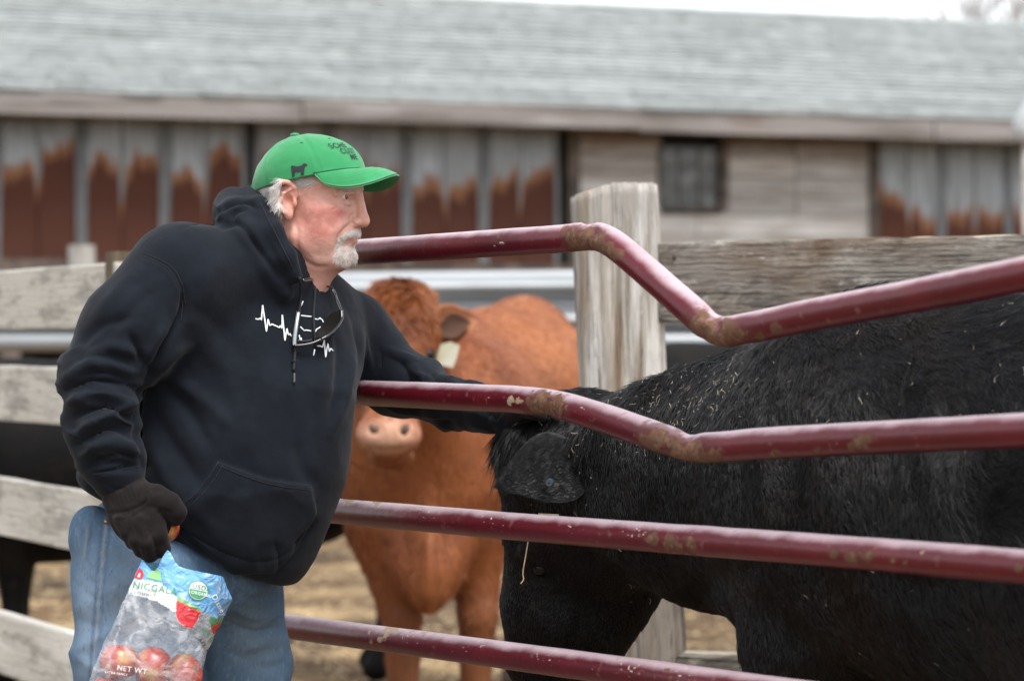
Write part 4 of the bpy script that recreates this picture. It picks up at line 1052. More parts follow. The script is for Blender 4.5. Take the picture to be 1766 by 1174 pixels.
# ---- black cattle further back
def far_cow(label, loc, rz, sc_=1.0):
    e = empty('cow', loc); e.rotation_euler = (0, 0, rz); tag(e, label, 'cow')
    S = SDF([-1.35, -.42, -.02], [1.45, .42, 1.5], .02)
    S.cone((-.75, 0, .98), (.55, 0, .96), .33, .34, .1); S.cone((-.6, 0, .84), (.45, 0, .80), .30, .32, .1); S.ell((-.85, 0, 1.02), (.26, .25, .28), k=.08)
    S.cone((-.9, 0, 1.24), (.6, 0, 1.25), .08, .09, .1); S.cone((.55, 0, 1.05), (.98, 0, 1.12), .26, .17, .1)
    S.cone((1.0, 0, 1.16), (1.13, 0, .98), .13, .105, .06); S.cone((1.13, 0, .98), (1.22, 0, .78), .10, .075, .05); S.ell((1.23, 0, .75), (.08, .075, .07), k=.03)
    S.cone((.95, .12, 1.2), (.97, .30, 1.14), .035, .05, .03); S.cone((.95, -.12, 1.2), (.97, -.30, 1.14), .035, .05, .03)
    S.cone((.62, 0, .7), (.7, 0, .58), .18, .1, .08)
    for y in (-.17, .17):
        S.cone((.5, y, .72), (.5, y*.9, .42), .13, .06, .06); S.cone((.5, y*.9, .42), (.5, y*.9, .14), .055, .04, .02); S.cone((.5, y*.9, .14), (.53, y*.9, .04), .045, .06, .02)
        S.cone((-.85, y, .82), (-.98, y*.9, .5), .17, .065, .06); S.cone((-.98, y*.9, .5), (-.95, y*.9, .14), .058, .042, .02); S.cone((-.95, y*.9, .14), (-.9, y*.9, .04), .045, .06, .02)
    S.cone((-1.08, 0, 1.15), (-1.14, 0, .6), .035, .03, .04)
    V, Q = S.mesh(2)
    o = bpy.data.objects.new('body', mesh_data('body', V, Q, True, None, M_blackhide)); COL.objects.link(o); o.parent = e
    for y in (-.1, .1):
        m = MB(); 
        Se = SDF([-.04]*3, [.04]*3, .004); Se.ell((0,0,0), .021, k=.002); V, Q = Se.mesh(0)
        o = bpy.data.objects.new('eye', mesh_data('eye', V, Q, True, None, M_eye)); COL.objects.link(o); o.parent = e; o.location = (1.09, y, 1.05)
    return e
q = P(250, 587, 10.6); far_cow('black cow standing behind the whitewashed board fence', (q[0], q[1], 0), math.radians(186)).scale = (.95, .9, .875)
q = P(1600, 587, 9.2); far_cow('black cow standing behind the grey plank fence', (q[0], q[1], -.1), math.radians(5))
# ================================================================ THE MAN
man = empty('person', P(330, 587, 5.15) * np.array([1, 1, 0]))
tag(man, 'man in black hooded sweatshirt, jeans and green cap leaning over the gate', 'person')
HA = math.radians(18); HS = F_PX / 5.15; HC = P(525, 350, 5.15)
hx = np.array([math.cos(HA), -math.sin(HA), 0]); hy = np.array([-math.sin(HA), -math.cos(HA), 0]); hz = np.array([0, 0, 1.])
def H(x, y, z): return HC + x * hx + y * hy + z * hz      # x forward, y towards his right ear, z up
HR = np.array([hx, hy, hz])
# ---- head and neck
S = SDF(HC - [.15, .14, .25], HC + [.16, .14, .15], .0016)
def E(c, r, k=.012, op='add', R=HR): S.ell(H(*c), r, R, k, op)
def K(a, b, ra, rb, k=.010, op='add'): S.cone(H(*a), H(*b), ra, rb, k, 1.0, op)
E((-.004, 0, .036), (.089, .073, .074))
E((.040, 0, -.022), (.062, .060, .083), .03)
E((.050, 0, .036), (.054, .058, .038), .02)
K((-.02, 0, -.05), (-.062, 0, -.22), .060, .068, .03)
K((.02, 0, -.112), (-.035, 0, -.20), .040, .050, .03)
E((.036, 0, -.103), (.040, .046, .020), .025)
for s_ in (1, -1):
    K((.006, s_*.050, -.066), (.070, s_*.020, -.098), .021, .017, .02)
    E((.056, s_*.044, -.016), (.028, .020, .019), .02)
    E((.052, s_*.042, -.052), (.032, .021, .034), .02)
    K((.0995, s_*.010, .0255), (.082, s_*.046, .0225), .0108, .0098, .010)
    E((.105, s_*.031, .005), (.022, .019, .0125), .009, 'sub')
E((.078, 0, -.098), (.019, .024, .019), .015)
E((.083, 0, -.056), (.020, .030, .020), .015)
K((.1045, 0, .014), (.1125, 0, -.026), .0085, .0100, .008)
E((.1135, 0, -.0345), (.0125, .0115, .0115), .007)
for s_ in (1, -1):
    E((.1015, s_*.0125, -.0375), (.0125, .0075, .0085), .005)
    E((.1055, s_*.0075, -.0465), (.0055, .0035, .0035), .002, 'sub')
    S.cone(H(.097, 0, -.0575), H(.083, s_*.024, -.0605), .0055, .003, .004)
    S.cone(H(.096, 0, -.0685), H(.083, s_*.022, -.0655), .0062, .003, .004)
    # eyelids round the eyeball, then the slit between them
    E((.0822, s_*.033, .0085), (.0148, .0150, .0135), .004)
    E((.0975, s_*.034, .0072), (.0085, .0132, .0040), .0015, 'sub')
    E((.0955, s_*.022, .0072), (.0045, .0045, .0018), .0015, 'sub')
    K((.0945, s_*.026, -.0035), (.083, s_*.045, -.001), .0042, .003, .006)      # bag under the eye
    K((.0985, s_*.019, .0165), (.083, s_*.049, .0120), .0042, .0042, .004)       # heavy upper lid
K((.101, -.020, -.0632), (.101, .020, -.0632), .0022, .0022, .003, 'sub')
# ears
for s_ in (1, -1):
    y = lambda q: s_ * q
    hp = [(.0135, y(.071), .010), (.0115, y(.077), .024), (.003, y(.083), .033), (-.009, y(.0875), .033), (-.017, y(.090), .022), (-.019, y(.090), .006), (-.0145, y(.087), -.010), (-.005, y(.081), -.021)]
    E((-.002, y(.074), .004), (.0165, .0075, .030), .006)
    for a, b in zip(hp[:-1], hp[1:]): K(a, b, .0046, .0046, .004)
    E((.0015, y(.077), -.0245), (.0085, .0055, .0105), .005)
    ah = [(.004, y(.081), .020), (-.006, y(.0835), .014), (-.009, y(.084), .002), (-.004, y(.081), -.010)]
    for a, b in zip(ah[:-1], ah[1:]): K(a, b, .0036, .0034, .003)
    E((.0035, y(.0850), -.001), (.0088, .0105, .0125), .003, 'sub'); E((-.003, y(.088), .021), (.008, .0055, .006), .003, 'sub')
    E((.0125, y(.0755), -.004), (.0042, .0040, .0075), .003)
V, Q = S.mesh(1)
N = normals(V, Q)
V = stroke(V, Q, [
    ([(586,346),(578,350),(566,352)], 1.8, -2.0), ([(586,343),(576,342),(566,340)], 1.6, -1.5), ([(587,349),(580,357),(572,363)], 1.8, -1.5), ([(592,354),(602,357),(611,352)], 2.2, -1.8), ([(588,358),(598,362),(608,360)], 2.0, -1.0),
    ([(608,383),(598,391),(588,402),(583,414)], 3.2, -3.2), ([(603,378),(590,388),(577,406)], 7, 2.2), ([(613,387),(606,382),(605,374),(609,368)], 2.2, -2.6), ([(613,378),(611,383),(615,388)], 3.0, 1.2), ([(584,414),(580,424),(583,432)], 3, -1.2),
    ([(507,378),(513,400),(512,425),(522,447)], 4.5, -2.2), ([(500,378),(494,410),(502,440)], 6, -1.6), ([(522,447),(545,460),(568,459)], 4, -2.4), ([(520,420),(540,445),(565,453)], 8, 1.4),
    ([(626,339),(620,341)], 3, -1.2), ([(595,330),(585,331),(575,336)], 3, -.8), ([(553,327),(575,325),(596,326)], 2.5, -.7), ([(560,319),(585,318),(605,320)], 2.5, -.6),
    ([(556,378),(574,396),(572,424)], 9, -1.8), ([(548,360),(575,356),(590,360)], 8, 1.6), ([(530,345),(545,350),(556,362)], 9, -1.4), ([(606,338),(598,336),(586,340)], 3, -1.0), ([(610,366),(600,362),(588,364)], 5, .8)], N)
V = V + normals(V, Q) * (.00030 * fnoise(V, 180, 2, 2) + .0005 * fnoise(V, 45, 2, 5))[:, None]
HV, HQ = V, Q
u, v = px_of(V); n_ = len(V)
tone = np.tile([.60, .335, .262], (n_, 1))
g2 = lambda a, b, su, sv: np.exp(-((u-a)/su)**2 - ((v-b)/sv)**2)
nz = .5 + .5 * fnoise(V, 55, 3, 8); nz2 = .5 + .5 * fnoise(V, 160, 2, 9)
fin = .5 + .5 * fnoise(V, 130, 3, 12)
red = .62 * g2(552, 366, 40, 30) + .55 * g2(582, 366, 18, 14) + .45 * g2(535, 395, 30, 28) + .30 * g2(575, 322, 34, 12) + .35 * g2(560, 400, 30, 22)
blend(np.clip(1.35 * red * (.25 + .75 * nz + .7 * (fin - .4)), 0, .9), (.52, .185, .150))
blend(np.clip(.55 * g2(588, 367, 11, 6) * (.4 + .9 * fin), 0, 1), (.46, .11, .11))
blend(np.clip(.75 * g2(628, 378, 10, 16) * (.6 + .5 * fin), 0, 1), (.55, .215, .175))
blend(np.clip(.8 * g2(500, 345, 17, 38) * (.6 + .5 * nz), 0, 1), (.54, .205, .150))
blend(np.clip(.75 * smst(v, 378, 430) * smst(562 - u, 0, 45) * (.55 + .6 * nz), 0, 1), (.52, .215, .165))
blend(np.clip(.5 * g2(596, 352, 12, 6), 0, 1), (.64, .42, .35))
blend(np.clip(.5 * g2(570, 322, 30, 9), 0, 1), (.62, .345, .26))
blend(np.clip(.55 * (nz2 - .62) * 4, 0, .35), (.45, .20, .15))
lipm = g2(606, 412, 14, 4.2) * (np.abs((V - HC) @ hy) < .03); blend(np.clip(.85 * lipm, 0, 1), (.40, .135, .115))
stub = np.clip(.35 * g2(545, 440, 45, 22), 0, 1); blend(stub, (.50, .33, .28))
brd = np.clip(1.1 * g2(596, 440, 20, 18), 0, .8); blend(brd, (.50, .38, .33))
blend(np.clip(g2(602, 343, 13, 3.0) * .55, 0, 1), (.42, .18, .14))
M_skin = mat('skin', (.6,.33,.25), [dict(col=(.50,.22,.17), scale=120, detail=5, lo=.55, hi=.72, f=.28), dict(col=(.66,.41,.33), scale=70, detail=5, lo=.56, hi=.74, f=.25)], rough=.48, attr='tone', sss=.10, bump=[(420, (1,1,1), .35, .0012, 'noise'), (110, (1,1,1), .2, .002, 'noise')], spec=.42)
mesh('head', HV, HQ, M_skin, man, attrs={'tone': tone})
M_eyewhite = mat('eye_white', (.60,.55,.52), rough=.2)
M_iris = mat('iris', (.05,.07,.08), rough=.1)
for s_ in (1, -1):
    Se = SDF(H(.083, s_*.033, .0085) - .02, H(.083, s_*.033, .0085) + .02, .0009); Se.ell(H(.0822, s_*.033, .0085), .0128, k=.0005); V, Q = Se.mesh(1)
    eo = mesh('eye', V, Q, M_eyewhite, man)
    gz = hx * .97 + (-hy if s_ > 0 else -hy) * .10; gz /= np.linalg.norm(gz)
    c_ = H(.0822, s_*.033, .0085)
    V, Fq = sweep([c_ + gz * .0113, c_ + gz * .0127, c_ + gz * .01305], [.0062, .0060, .0035], 18); mesh('iris', V, Fq, M_iris, eo)
# ---- white hair, moustache and beard
M_whitehair = mat('white_hair', (.66,.63,.60), [dict(col=(.42,.39,.37), scale=60, lo=.5, hi=.7, f=.6)], rough=.45)
M_greyhair = mat('grey_beard', (.72,.68,.64), [dict(col=(.36,.31,.28), scale=90, lo=.5, hi=.68, f=.6)], rough=.5)
def side_w(R, N):
    u, v = px_of(R); yl = (R - HC) @ hy
    capline = np.interp(u, [441, 502, 552, 560], [329, 313, 303, 302])
    near = yl > 0
    a = (u < 486) * smst(v, 372 + (u - 470) * .2, 350) * (v > capline - 12)
    b_ = (u >= 506) * (u < 549) * (v < capline + 13 - np.abs(u - 530) * .06) * (v > capline - 12) * (yl > .05) * (np.abs((R - HC) @ hz - .03) < .08)
    far = (~near) * (u < 560) * (v < 372) * (v > 300)
    ear = (yl > .0765) & (u > 487) & (u < 520) & (v > 312)
    return (a + b_ + far * .4) * (~ear) * 1.0
def side_d(R, N):
    u, v = px_of(R)
    return np.stack([-.8 * hx[0] + 0*u, -.8 * hx[1] + 0*u, -.25 - .9 * (u < 490)], 1)
hair('hair', HV, HQ, 9000, lambda R: np.full(len(R), .015), side_d, M_whitehair, man, side_w, lift=.28, curl=.25, r0=.00028, pts=6, seed=21, clump=.35, cscale=40)
yl_ = lambda R: (R - HC) @ hy
def stache_w(R, N):
    u, v = px_of(R)
    d, t = seg_dist(u, v, [(622, 399), (609, 401), (598, 404), (589, 412), (585, 422)])
    return np.exp(-(d / 4.2)**4) * (np.abs(yl_(R)) < .045) * ((R - HC) @ hx > .05)
hair('moustache', HV, HQ, 1900, lambda R: np.full(len(R), .0065), lambda R, N: np.stack([-.35 + 0*R[:,0], -.25 + 0*R[:,0], -1 + 0*R[:,0]], 1), M_greyhair, man, stache_w, lift=.3, curl=.5, r0=.0002, pts=5, seed=22, clump=.4, cscale=90)
def beard_w(R, N):
    u, v = px_of(R); xl = (R - HC) @ hx; zl = (R - HC) @ hz
    m = smst(((u - 596)/22)**2 + ((v - 440)/17)**2, 1.2, .6) + .5 * np.exp(-((u - 606)/6)**2 - ((v - 424)/6)**2)
    return m * (np.abs(yl_(R)) < .05) * (xl > .045) * (zl < -.074)
hair('beard', HV, HQ, 2300, lambda R: np.full(len(R), .0065), lambda R, N: np.stack([.15 + 0*R[:,0], -.2 + 0*R[:,0], -1 + 0*R[:,0]], 1), M_greyhair, man, beard_w, lift=.35, curl=.9, r0=.0002, pts=5, seed=23, clump=.6, cscale=80)
def brow_w(R, N):
    u, v = px_of(R); d, t = seg_dist(u, v, [(619, 331), (606, 329), (594, 330), (585, 333)]); return np.exp(-(d / 2.4)**2) * (yl_(R) > 0) * ((R - HC) @ hx > .06)
hair('eyebrow', HV, HQ, 220, lambda R: np.full(len(R), .007), lambda R, N: np.tile([-.7, -.5, .1], (len(R), 1)), M_greyhair, man, brow_w, lift=.3, r0=.00018, pts=4, seed=24)

# ---- cap
M_cap = mat('green_cotton', (.012,.205,.062), [dict(col=(.018,.26,.085), scale=12, lo=.45, hi=.65, f=.6), dict(col=(.008,.16,.045), scale=30, stretch=(1,1,1), lo=.55, hi=.7, f=.35)], rough=.85, sheen=.25, bump=[(900, (1,1,1), .25, .0008, 'noise'), (60, (1,1,1), .2, .004, 'noise')])
M_capthread = mat('black_thread', (.012,.016,.02), rough=.8, bump=[(900, (1,1,1), .4, .001, 'noise')])
cap = None
tb = math.radians(11.0); CB = np.array([.010, 0, .0385])
cf = np.array([math.cos(tb), 0, math.sin(tb)]); cu_ = np.array([-math.sin(tb), 0, math.cos(tb)])
def CP(x, y, z):      # cap frame: x forward along the brim line, z up
    l = CB + cf * x + np.array([0, y, 0]) + cu_ * z; return H(*l)
CA, CW, CH = .1045, .0865, .0865
def crown(phi, t):
    c, s_ = math.cos(phi), math.sin(phi); bk = max(-c, 0)
    r = (1 - t**2.35)**(1/1.9); r = r * (1 - bk) + bk * (1 - t**1.75)**(1/1.55)
    front = max(c, 0)
    x = CA * r * c * (1 + .03 * front * math.sin(math.pi * t)) - .012 * t
    rr = 1.0
    pan = abs(math.sin(3 * (phi + math.pi/6))) if False else 0
    return x, CW * r * s_, CH * t * (1 + .04 * front * (1 - t))
nph, nt_ = 144, 40
V = []
for i in range(nt_ + 1):
    t = i / nt_ * .999
    for j in range(nph):
        phi = 2 * math.pi * j / nph; x, y, z = crown(phi, t)
        sm = min(abs(((phi + math.pi/6) % (math.pi/3)) - math.pi/6) , 9)   # angle from the nearest seam
        sm = abs((phi % (math.pi/3))); sm = min(sm, math.pi/3 - sm) * max(1 - t**2, .05) * .09
        bulge = .0016 * (1 - math.exp(-(sm / .004)**2)) + .0012 * math.exp(-((sm - .0035)/.0016)**2)
        wr = .0022 * fnoise(np.array([[x*14, y*14, z*30]]), 1, 2, 3)[0] * (1 - t) + .0008 * fnoise(np.array([[x*60, y*60, z*60]]), 1, 2, 7)[0]
        l = math.sqrt(x*x + y*y + z*z) + 1e-6; f_ = 1 + (bulge + wr) / l
        lift_ = .006 * math.exp(-((phi - math.pi)/.5)**2) * 0
        V.append(CP(x*f_, y*f_, z*f_ - .001 + lift_))
Fq = []
back_open = lambda i, j: (abs(2*math.pi*(j+.5)/nph - math.pi) < .36) and i / nt_ < .30 * math.sqrt(max(0, 1 - ((2*math.pi*(j+.5)/nph - math.pi)/.36)**2)) and i > 3
for i in range(nt_):
    for j in range(nph):
        if back_open(i, j): continue
        k_ = (j + 1) % nph; Fq.append((i*nph+j, i*nph+k_, (i+1)*nph+k_, (i+1)*nph+j))
CV_, CQ_ = np.array(V), np.array(Fq)[:, ::-1]
cap = mesh('cap', CV_, CQ_, M_cap, man)
sm_ = cap.modifiers.new('thick', 'SOLIDIFY'); sm_.thickness = .0016; sm_.offset = -1
cb = bvh_of(CV_, CQ_)
# brim
V = []; nb, ns = 48, 16
TH = math.radians(66)
for layer in (0, 1):
    for i in range(ns + 1):
        s_ = i / ns
        for j in range(nb + 1):
            th = -TH + 2 * TH * j / nb
            x0, y0 = (CA + .0015) * math.cos(th), (CW + .0015) * math.sin(th)
            e = math.cos(th / TH * math.pi / 2) ** .62
            x = x0 + .0625 * e * s_; y = y0 * (1 + .02 * s_ * e)
            yy = y / CW
            z = .001 - .050 * yy * yy * s_ * e ** .55 - .0225 * s_ * e * (.6 + .4 * s_) + .0045 * math.sin(s_ * math.pi) * e
            V.append(CP(x, y, z - layer * .0034))
m_ = (nb + 1); L_ = (ns + 1) * m_; Fq = []
for i in range(ns):
    for j in range(nb):
        a = i*m_+j; Fq.append((a, a+m_, a+m_+1, a+1)); Fq.append((L_+a, L_+a+1, L_+a+m_+1, L_+a+m_))
def rimf(idx):
    for a, b_ in zip(idx[:-1], idx[1:]): Fq.append((a, a+L_, b_+L_, b_))
rimf([ns*m_+j for j in range(nb, -1, -1)]); rimf([i*m_ for i in range(ns, -1, -1)]); rimf([i*m_+nb for i in range(ns+1)])
M_brim = mat('green_brim', (.012,.205,.062), [dict(col=(.018,.26,.085), scale=14, lo=.45, hi=.65, f=.6)], rough=.85, sheen=.25, bump=[(900, (1,1,1), .25, .0008, 'noise')])
brim = mesh('brim', V, np.array(Fq), M_brim, cap)
BV = np.array(V)
for (s_a) in (.2, .36, .52, .68, .84):   # rows of stitching on the brim
    i = int(s_a * ns); V, Fq = sweep(BV[i*m_:(i+1)*m_] + [0,0,.0001], .00022, 4); mesh('stitching', V, Fq, M_brim, cap)
V, Fq = sweep([CP(CA*1.016*math.cos(t), CW*1.020*math.sin(t), .0022) for t in np.linspace(-TH*1.02, TH*1.02, 40)], .0009, 6); mesh('piping', V, Fq, mat('dark_green', (.006,.10,.03), rough=.9), cap)
bt_ = CP(*crown(0, .999)) ; bt_ = CP(-.012, 0, CH + .001)
V, Fq = sweep([bt_ - [0,0,.002], bt_ + [0,0,.002], bt_ + [0,0,.0042], bt_ + [0,0,.005]], [.0085, .0085, .006, .002], 16); mesh('button', V, Fq, M_cap, cap)
for (uu, vv) in ((521, 246), (568, 239)):
    c_ = hit(cb, uu, vv, .0003)
    nn = (c_ - HC) / np.linalg.norm(c_ - HC)
    ring = [c_ + .0028 * (math.cos(a) * np.cross(nn, [0,0,1.]) / np.linalg.norm(np.cross(nn, [0,0,1.])) + math.sin(a) * np.cross(nn, np.cross(nn, [0,0,1.]))) for a in np.linspace(0, 2*math.pi, 17)]
    V, Fq = sweep(ring, .0007, 6, False); mesh('eyelet', V, Fq, M_cap, cap)
V, Fq = sweep([CP(CA*1.03*math.cos(t), CW*1.02*math.sin(t), .006) for t in np.linspace(math.pi*.86, math.pi*1.14, 16)], .0085, 8, True, flat=(.18, 1.0)); mesh('strap', V, Fq, M_cap, cap)
cow_px = [(678,365),(690,360),(722,366),(755,360),(768,346),(782,343),(797,355),(796,360),(782,364),(776,385),(772,428),(752,430),(750,403),(730,406),(714,405),(706,416),(706,440),(688,443),(684,410)]
patch_px(cb, [(340 + a/4.19, 200 + b/4.19) for a, b in cow_px], 'cow_emblem', M_capthread, cap, .0009, 2)
def cap_text(txt, phi0, z0, size, name):
    V2, T2 = text_shape(txt, size)
    # subdivide by mapping straight on the crown: x -> angle, y -> height
    W = []
    for x, y in V2:
        z = z0 + y; t = min(max(z / CH, 0), .97)
        r = (1 - t**2.35)**(1/1.9); phi = phi0 - x / (.5 * (CA + CW) * r)
        cx_, cy_, cz_ = crown(phi, t); l = math.sqrt(cx_**2 + cy_**2 + cz_**2); f_ = 1 + .0026 / l
        W.append(CP(cx_*f_, cy_*f_, cz_*f_))
    mesh(name, W, T2, M_capthread, cap, False)
cap_text('SCHE', math.radians(39), .0410, .0145, 'lettering')
cap_text('CUST', math.radians(30), .0290, .0145, 'lettering')
cap_text('ME', math.radians(20), .0170, .0145, 'lettering')
# ---- hooded sweatshirt
S = SDF(P(60, 560, 5.15) + [0, -.55, -.52], P(920, 300, 5.15) + [.05, .62, .02], .0046)
S.pchain([(452, 545, 5.18, 128), (428, 650, 5.17, 178), (390, 765, 5.16, 203), (352, 868, 5.16, 200), (385, 920, 5.16, 132)], 40, .80)
S.pc((352, 868, 5.16, 196), (330, 900, 5.16, 178), 40, .80)
S.pe((192, 832, 5.10), (60, 44, 95), 10, k=30)
S.pe((545, 640, 5.28), (75, 130, 90), 18, k=50)
S.pe((330, 560, 5.10), (95, 150, 110), 10, k=40)            # back of the chest under the arm
S.pc((470, 455, 5.12, 62), (315, 470, 5.03, 80), 50, .9)     # yoke to the near shoulder
S.pc((500, 470, 5.2, 50), (600, 565, 5.39, 60), 40)
S.pchain([(310, 483, 5.03, 93), (228, 572, 4.99, 90), (172, 650, 4.96, 69), (176, 728, 4.94, 63), (189, 785, 4.93, 57), (203, 822, 4.93, 45)], 16, 1.0, k0=30)
S.pchain([(603, 588, 5.43, 76), (688, 657, 5.42, 60), (775, 692, 5.32, 47), (845, 707, 5.22, 36), (884, 713, 5.17, 27)], 14, 1.0, k0=45)
# hood lying on the neck
S.pchain([(432, 336, 5.16, 17), (446, 358, 5.09, 19), (470, 400, 5.055, 19), (494, 442, 5.045, 18), (509, 476, 5.05, 14)], 10, 1.0)
S.pchain([(402, 354, 5.17, 32), (408, 376, 5.10, 33), (430, 412, 5.06, 30), (458, 455, 5.06, 26), (492, 505, 5.06, 14)], 14, 1.0)
S.pe((415, 378, 5.20), (48, 46, 95), 20, k=12)
S.pchain([(440, 340, 5.2, 22), (470, 350, 5.26, 24), (520, 420, 5.29, 26), (556, 466, 5.24, 22), (550, 486, 5.19, 18), (522, 497, 5.10, 12)], 8, 1.0)
# space for the neck and head
S.cone(H(-.015, 0, -.03), H(-.045, .004, -.150), .066, .062, .006, 1.0, 'sub')
S.cone(H(.02, 0, -.10), H(.0, 0, -.155), .048, .036, .006, 1.0, 'sub')
# hem: cut along a sloping plane
p0, p1 = P(147, 858, 5.0), P(445, 1003, 5.05); dv = p1 - p0
S.cut(p0, np.cross(dv, [0, 1., .06]) * (1 if np.cross(dv, [0, 1., 0])[2] < 0 else -1), .02)
V, Q = S.mesh(2)
N = normals(V, Q)
folds = [
    # near sleeve
    ([(112,655),(165,628),(232,640)], 8, 6), ([(110,675),(170,655),(234,668)], 7, -6), ([(112,700),(170,680),(233,702)], 8, 7), ([(118,722),(172,702),(235,722)], 6, -6), ([(124,748),(182,722),(236,735)], 8, 6),
    ([(130,768),(185,742),(238,752)], 6, -6), ([(138,790),(190,762),(240,772)], 7, 6), ([(150,808),(200,780),(241,790)], 5, -5), ([(150,620),(190,600),(240,612)], 9, 4), ([(135,600),(180,560),(240,545)], 10, -3.5),
    ([(235,690),(200,712),(150,735)], 5, 4), ([(225,655),(180,640),(140,645)], 5, -4),
    ([(262,638),(285,595),(312,545),(318,500)], 7, -9), ([(262,640),(240,610),(222,575)], 7, -6), ([(245,640),(262,600),(285,560)], 8, 5), ([(275,640),(300,610),(335,590)], 9, 5),
    ([(160,560),(200,505),(240,470)], 12, 3), ([(180,590),(220,540),(265,500)], 10, -3),
    # arm against the body
    ([(264,640),(242,680),(241,760),(250,815)], 6, -5),
    # drape from the armpit over the belly
    ([(268,650),(320,700),(360,770)], 12, -5), ([(255,690),(300,770),(350,840)], 14, -5), ([(250,740),(285,820),(310,860)], 12, 4), ([(290,650),(350,690),(400,740)], 14, 4),
    ([(330,560),(390,640),(410,700)], 18, 3), ([(310,520),(370,560),(440,640)], 14, -2.5),
    ([(592,540),(606,610),(596,680),(570,750)], 7, 5), ([(606,560),(618,620),(606,670)], 6, -4), ([(575,530),(585,620),(570,720)], 8, -3.5), ([(620,560),(632,610),(640,640)], 6, 3), ([(560,560),(560,650),(540,740)], 12, 2.5),
    ([(545,840),(520,800),(515,760)], 12, -3), ([(540,900),(515,930),(500,962)], 8, -5),
    # seams
    ([(248,442),(288,461),(310,494),(316,525),(312,560)], 2.2, -2.4), ([(244,446),(284,466),(305,498),(311,527)], 2.0, 1.4), ([(300,397),(345,385),(385,392)], 2.0, -2.0), ([(340,388),(392,386),(440,420),(500,498)], 2.2, -1.4),
    ([(652,598),(657,620),(655,645)], 2.2, -2.2),
    # far sleeve
    ([(690,622),(705,650),(700,700)], 6, -4), ([(715,630),(730,660)], 5, 4), ([(745,645),(757,670)], 5, -4), ([(775,650),(790,680)], 5, 4), ([(800,655),(815,685)], 4, -3.5), ([(830,662),(845,690)], 4, 3), ([(660,600),(690,615),(720,625)], 6, 4),
    ([(650,690),(700,712),(760,722)], 7, 4), ([(700,735),(760,728),(820,722)], 5, -3), ([(840,725),(850,705)], 3, -3), ([(862,727),(870,705)], 3, 3),
    # hood
    ([(372,372),(395,352),(425,346),(440,360)], 4, -7), ([(384,392),(412,385),(440,420),(480,480)], 5, -5), ([(445,352),(468,402),(500,462)], 2, -2), ([(458,350),(480,392),(508,448)], 2.2, -1.6), ([(398,380),(405,366),(425,360)], 4, -5),
    ([(372,350),(380,366),(376,384)], 4, 3),
    # hem and cuff
    ([(150,806),(200,845),(300,905),(400,955),(470,962),(510,930)], 2.4, -2.4), ([(162,815),(195,812),(243,802)], 2.4, -3.5), ([(300,920),(330,960),(350,985)], 6, -3), ([(430,940),(440,970),(445,1000)], 7, 2.5), ([(470,930),(478,960),(476,990)], 6, -3)]
folds = [(f[0], f[1], f[2] * (1.9 if abs(f[2]) > 2.9 else 1.1)) for f in folds]
V = stroke(V, Q, folds, N)
# kangaroo pocket: a raised panel
u, v = px_of(V); N = normals(V, Q)
poly = np.array([(376,797),(455,826),(536,838),(541,885),(505,950),(470,985),(400,985),(330,930),(296,882),(318,868),(345,842)])
def in_poly(u, v, poly):
    c = np.zeros(len(u), bool); j = len(poly) - 1
    for i in range(len(poly)):
        xi, yi = poly[i]; xj, yj = poly[j]
        c ^= ((yi > v) != (yj > v)) & (u < (xj - xi) * (v - yi) / (yj - yi + 1e-9) + xi); j = i
    return c
dd, _ = seg_dist(u, v, np.vstack([poly, poly[:1]])); sd = np.where(in_poly(u, v, poly), dd, -dd)
V = V + N * (.006 * smst(sd, -3.0, 3.5) * smst(-N[:,1], 0, .3))[:, None]
V = stroke(V, Q, [([(376,797),(345,842),(318,868),(300,880)], 2.0, 1.8, 1), ([(384,803),(352,848),(322,876)], 1.8, -1.6, 1), ([(378,805),(455,834),(534,846)], 1.6, -1.6, 1), ([(330,872),(380,930),(420,950)], 14, 3), ([(420,850),(440,900),(430,950)], 18, 2.5)])
V = V + normals(V, Q) * (.0022 * fnoise(V, 11, 3, 41) + .0006 * fnoise(V, 60, 2, 42))[:, None]
u, v = px_of(V); N = normals(V, Q)
# crumpled sleeves: creases running across the arm
slv = smst(275 - u, 0, 40) * smst(v, 560, 640) + .8 * smst(u, 660, 720) * (v < 760)
rdg = 1 - np.abs(fnoise(np.stack([V[:,0]*5, V[:,1]*5, V[:,2]*16 + V[:,0]*5], 1), 1.7, 2, 44)) * 2.4
V = V + N * (.0095 * (rdg - .4) * np.clip(slv, 0, 1) * smst(825 - v, 0, 30))[:, None]
rdg = 1 - np.abs(fnoise(np.stack([V[:,0]*7 - V[:,2]*4, V[:,1]*4, V[:,2]*4 + V[:,0]*3], 1), 1.3, 2, 45)) * 2.2
V = V + N * (.0055 * (rdg - .4) * (1 - np.clip(slv, 0, 1)) * smst(v, 480, 640))[:, None]
GV, GQ = V, Q
M_fleece = mat('navy_fleece', (.0046,.0066,.0108), [dict(col=(.0085,.0115,.0175), scale=18, detail=6, lo=.45, hi=.68, f=.7), dict(col=(.006,.008,.012), scale=5, lo=.5, hi=.7, f=.5), dict(col=(.16,.16,.16), scale=330, detail=2, lo=.765, hi=.80, f=.5)],
    rough=.9, sheen=.06, spec=.16, bump=[(700, (1,1,1), .25, .0010, 'noise'), (90, (1,1,1), .22, .003, 'noise'), (1800, (1,1,1), .25, .0006, 'noise')])
hoodie = mesh('hoodie', GV, GQ, M_fleece, man)
gb = bvh_of(GV, GQ)
M_print = mat('white_print', (.72,.74,.76), [dict(col=(.5,.52,.54), scale=80, lo=.55, hi=.7, f=.5)], rough=.7)
z2 = lambda L: [(90 + a/2.668, 440 + b/2.668) for a, b in L]
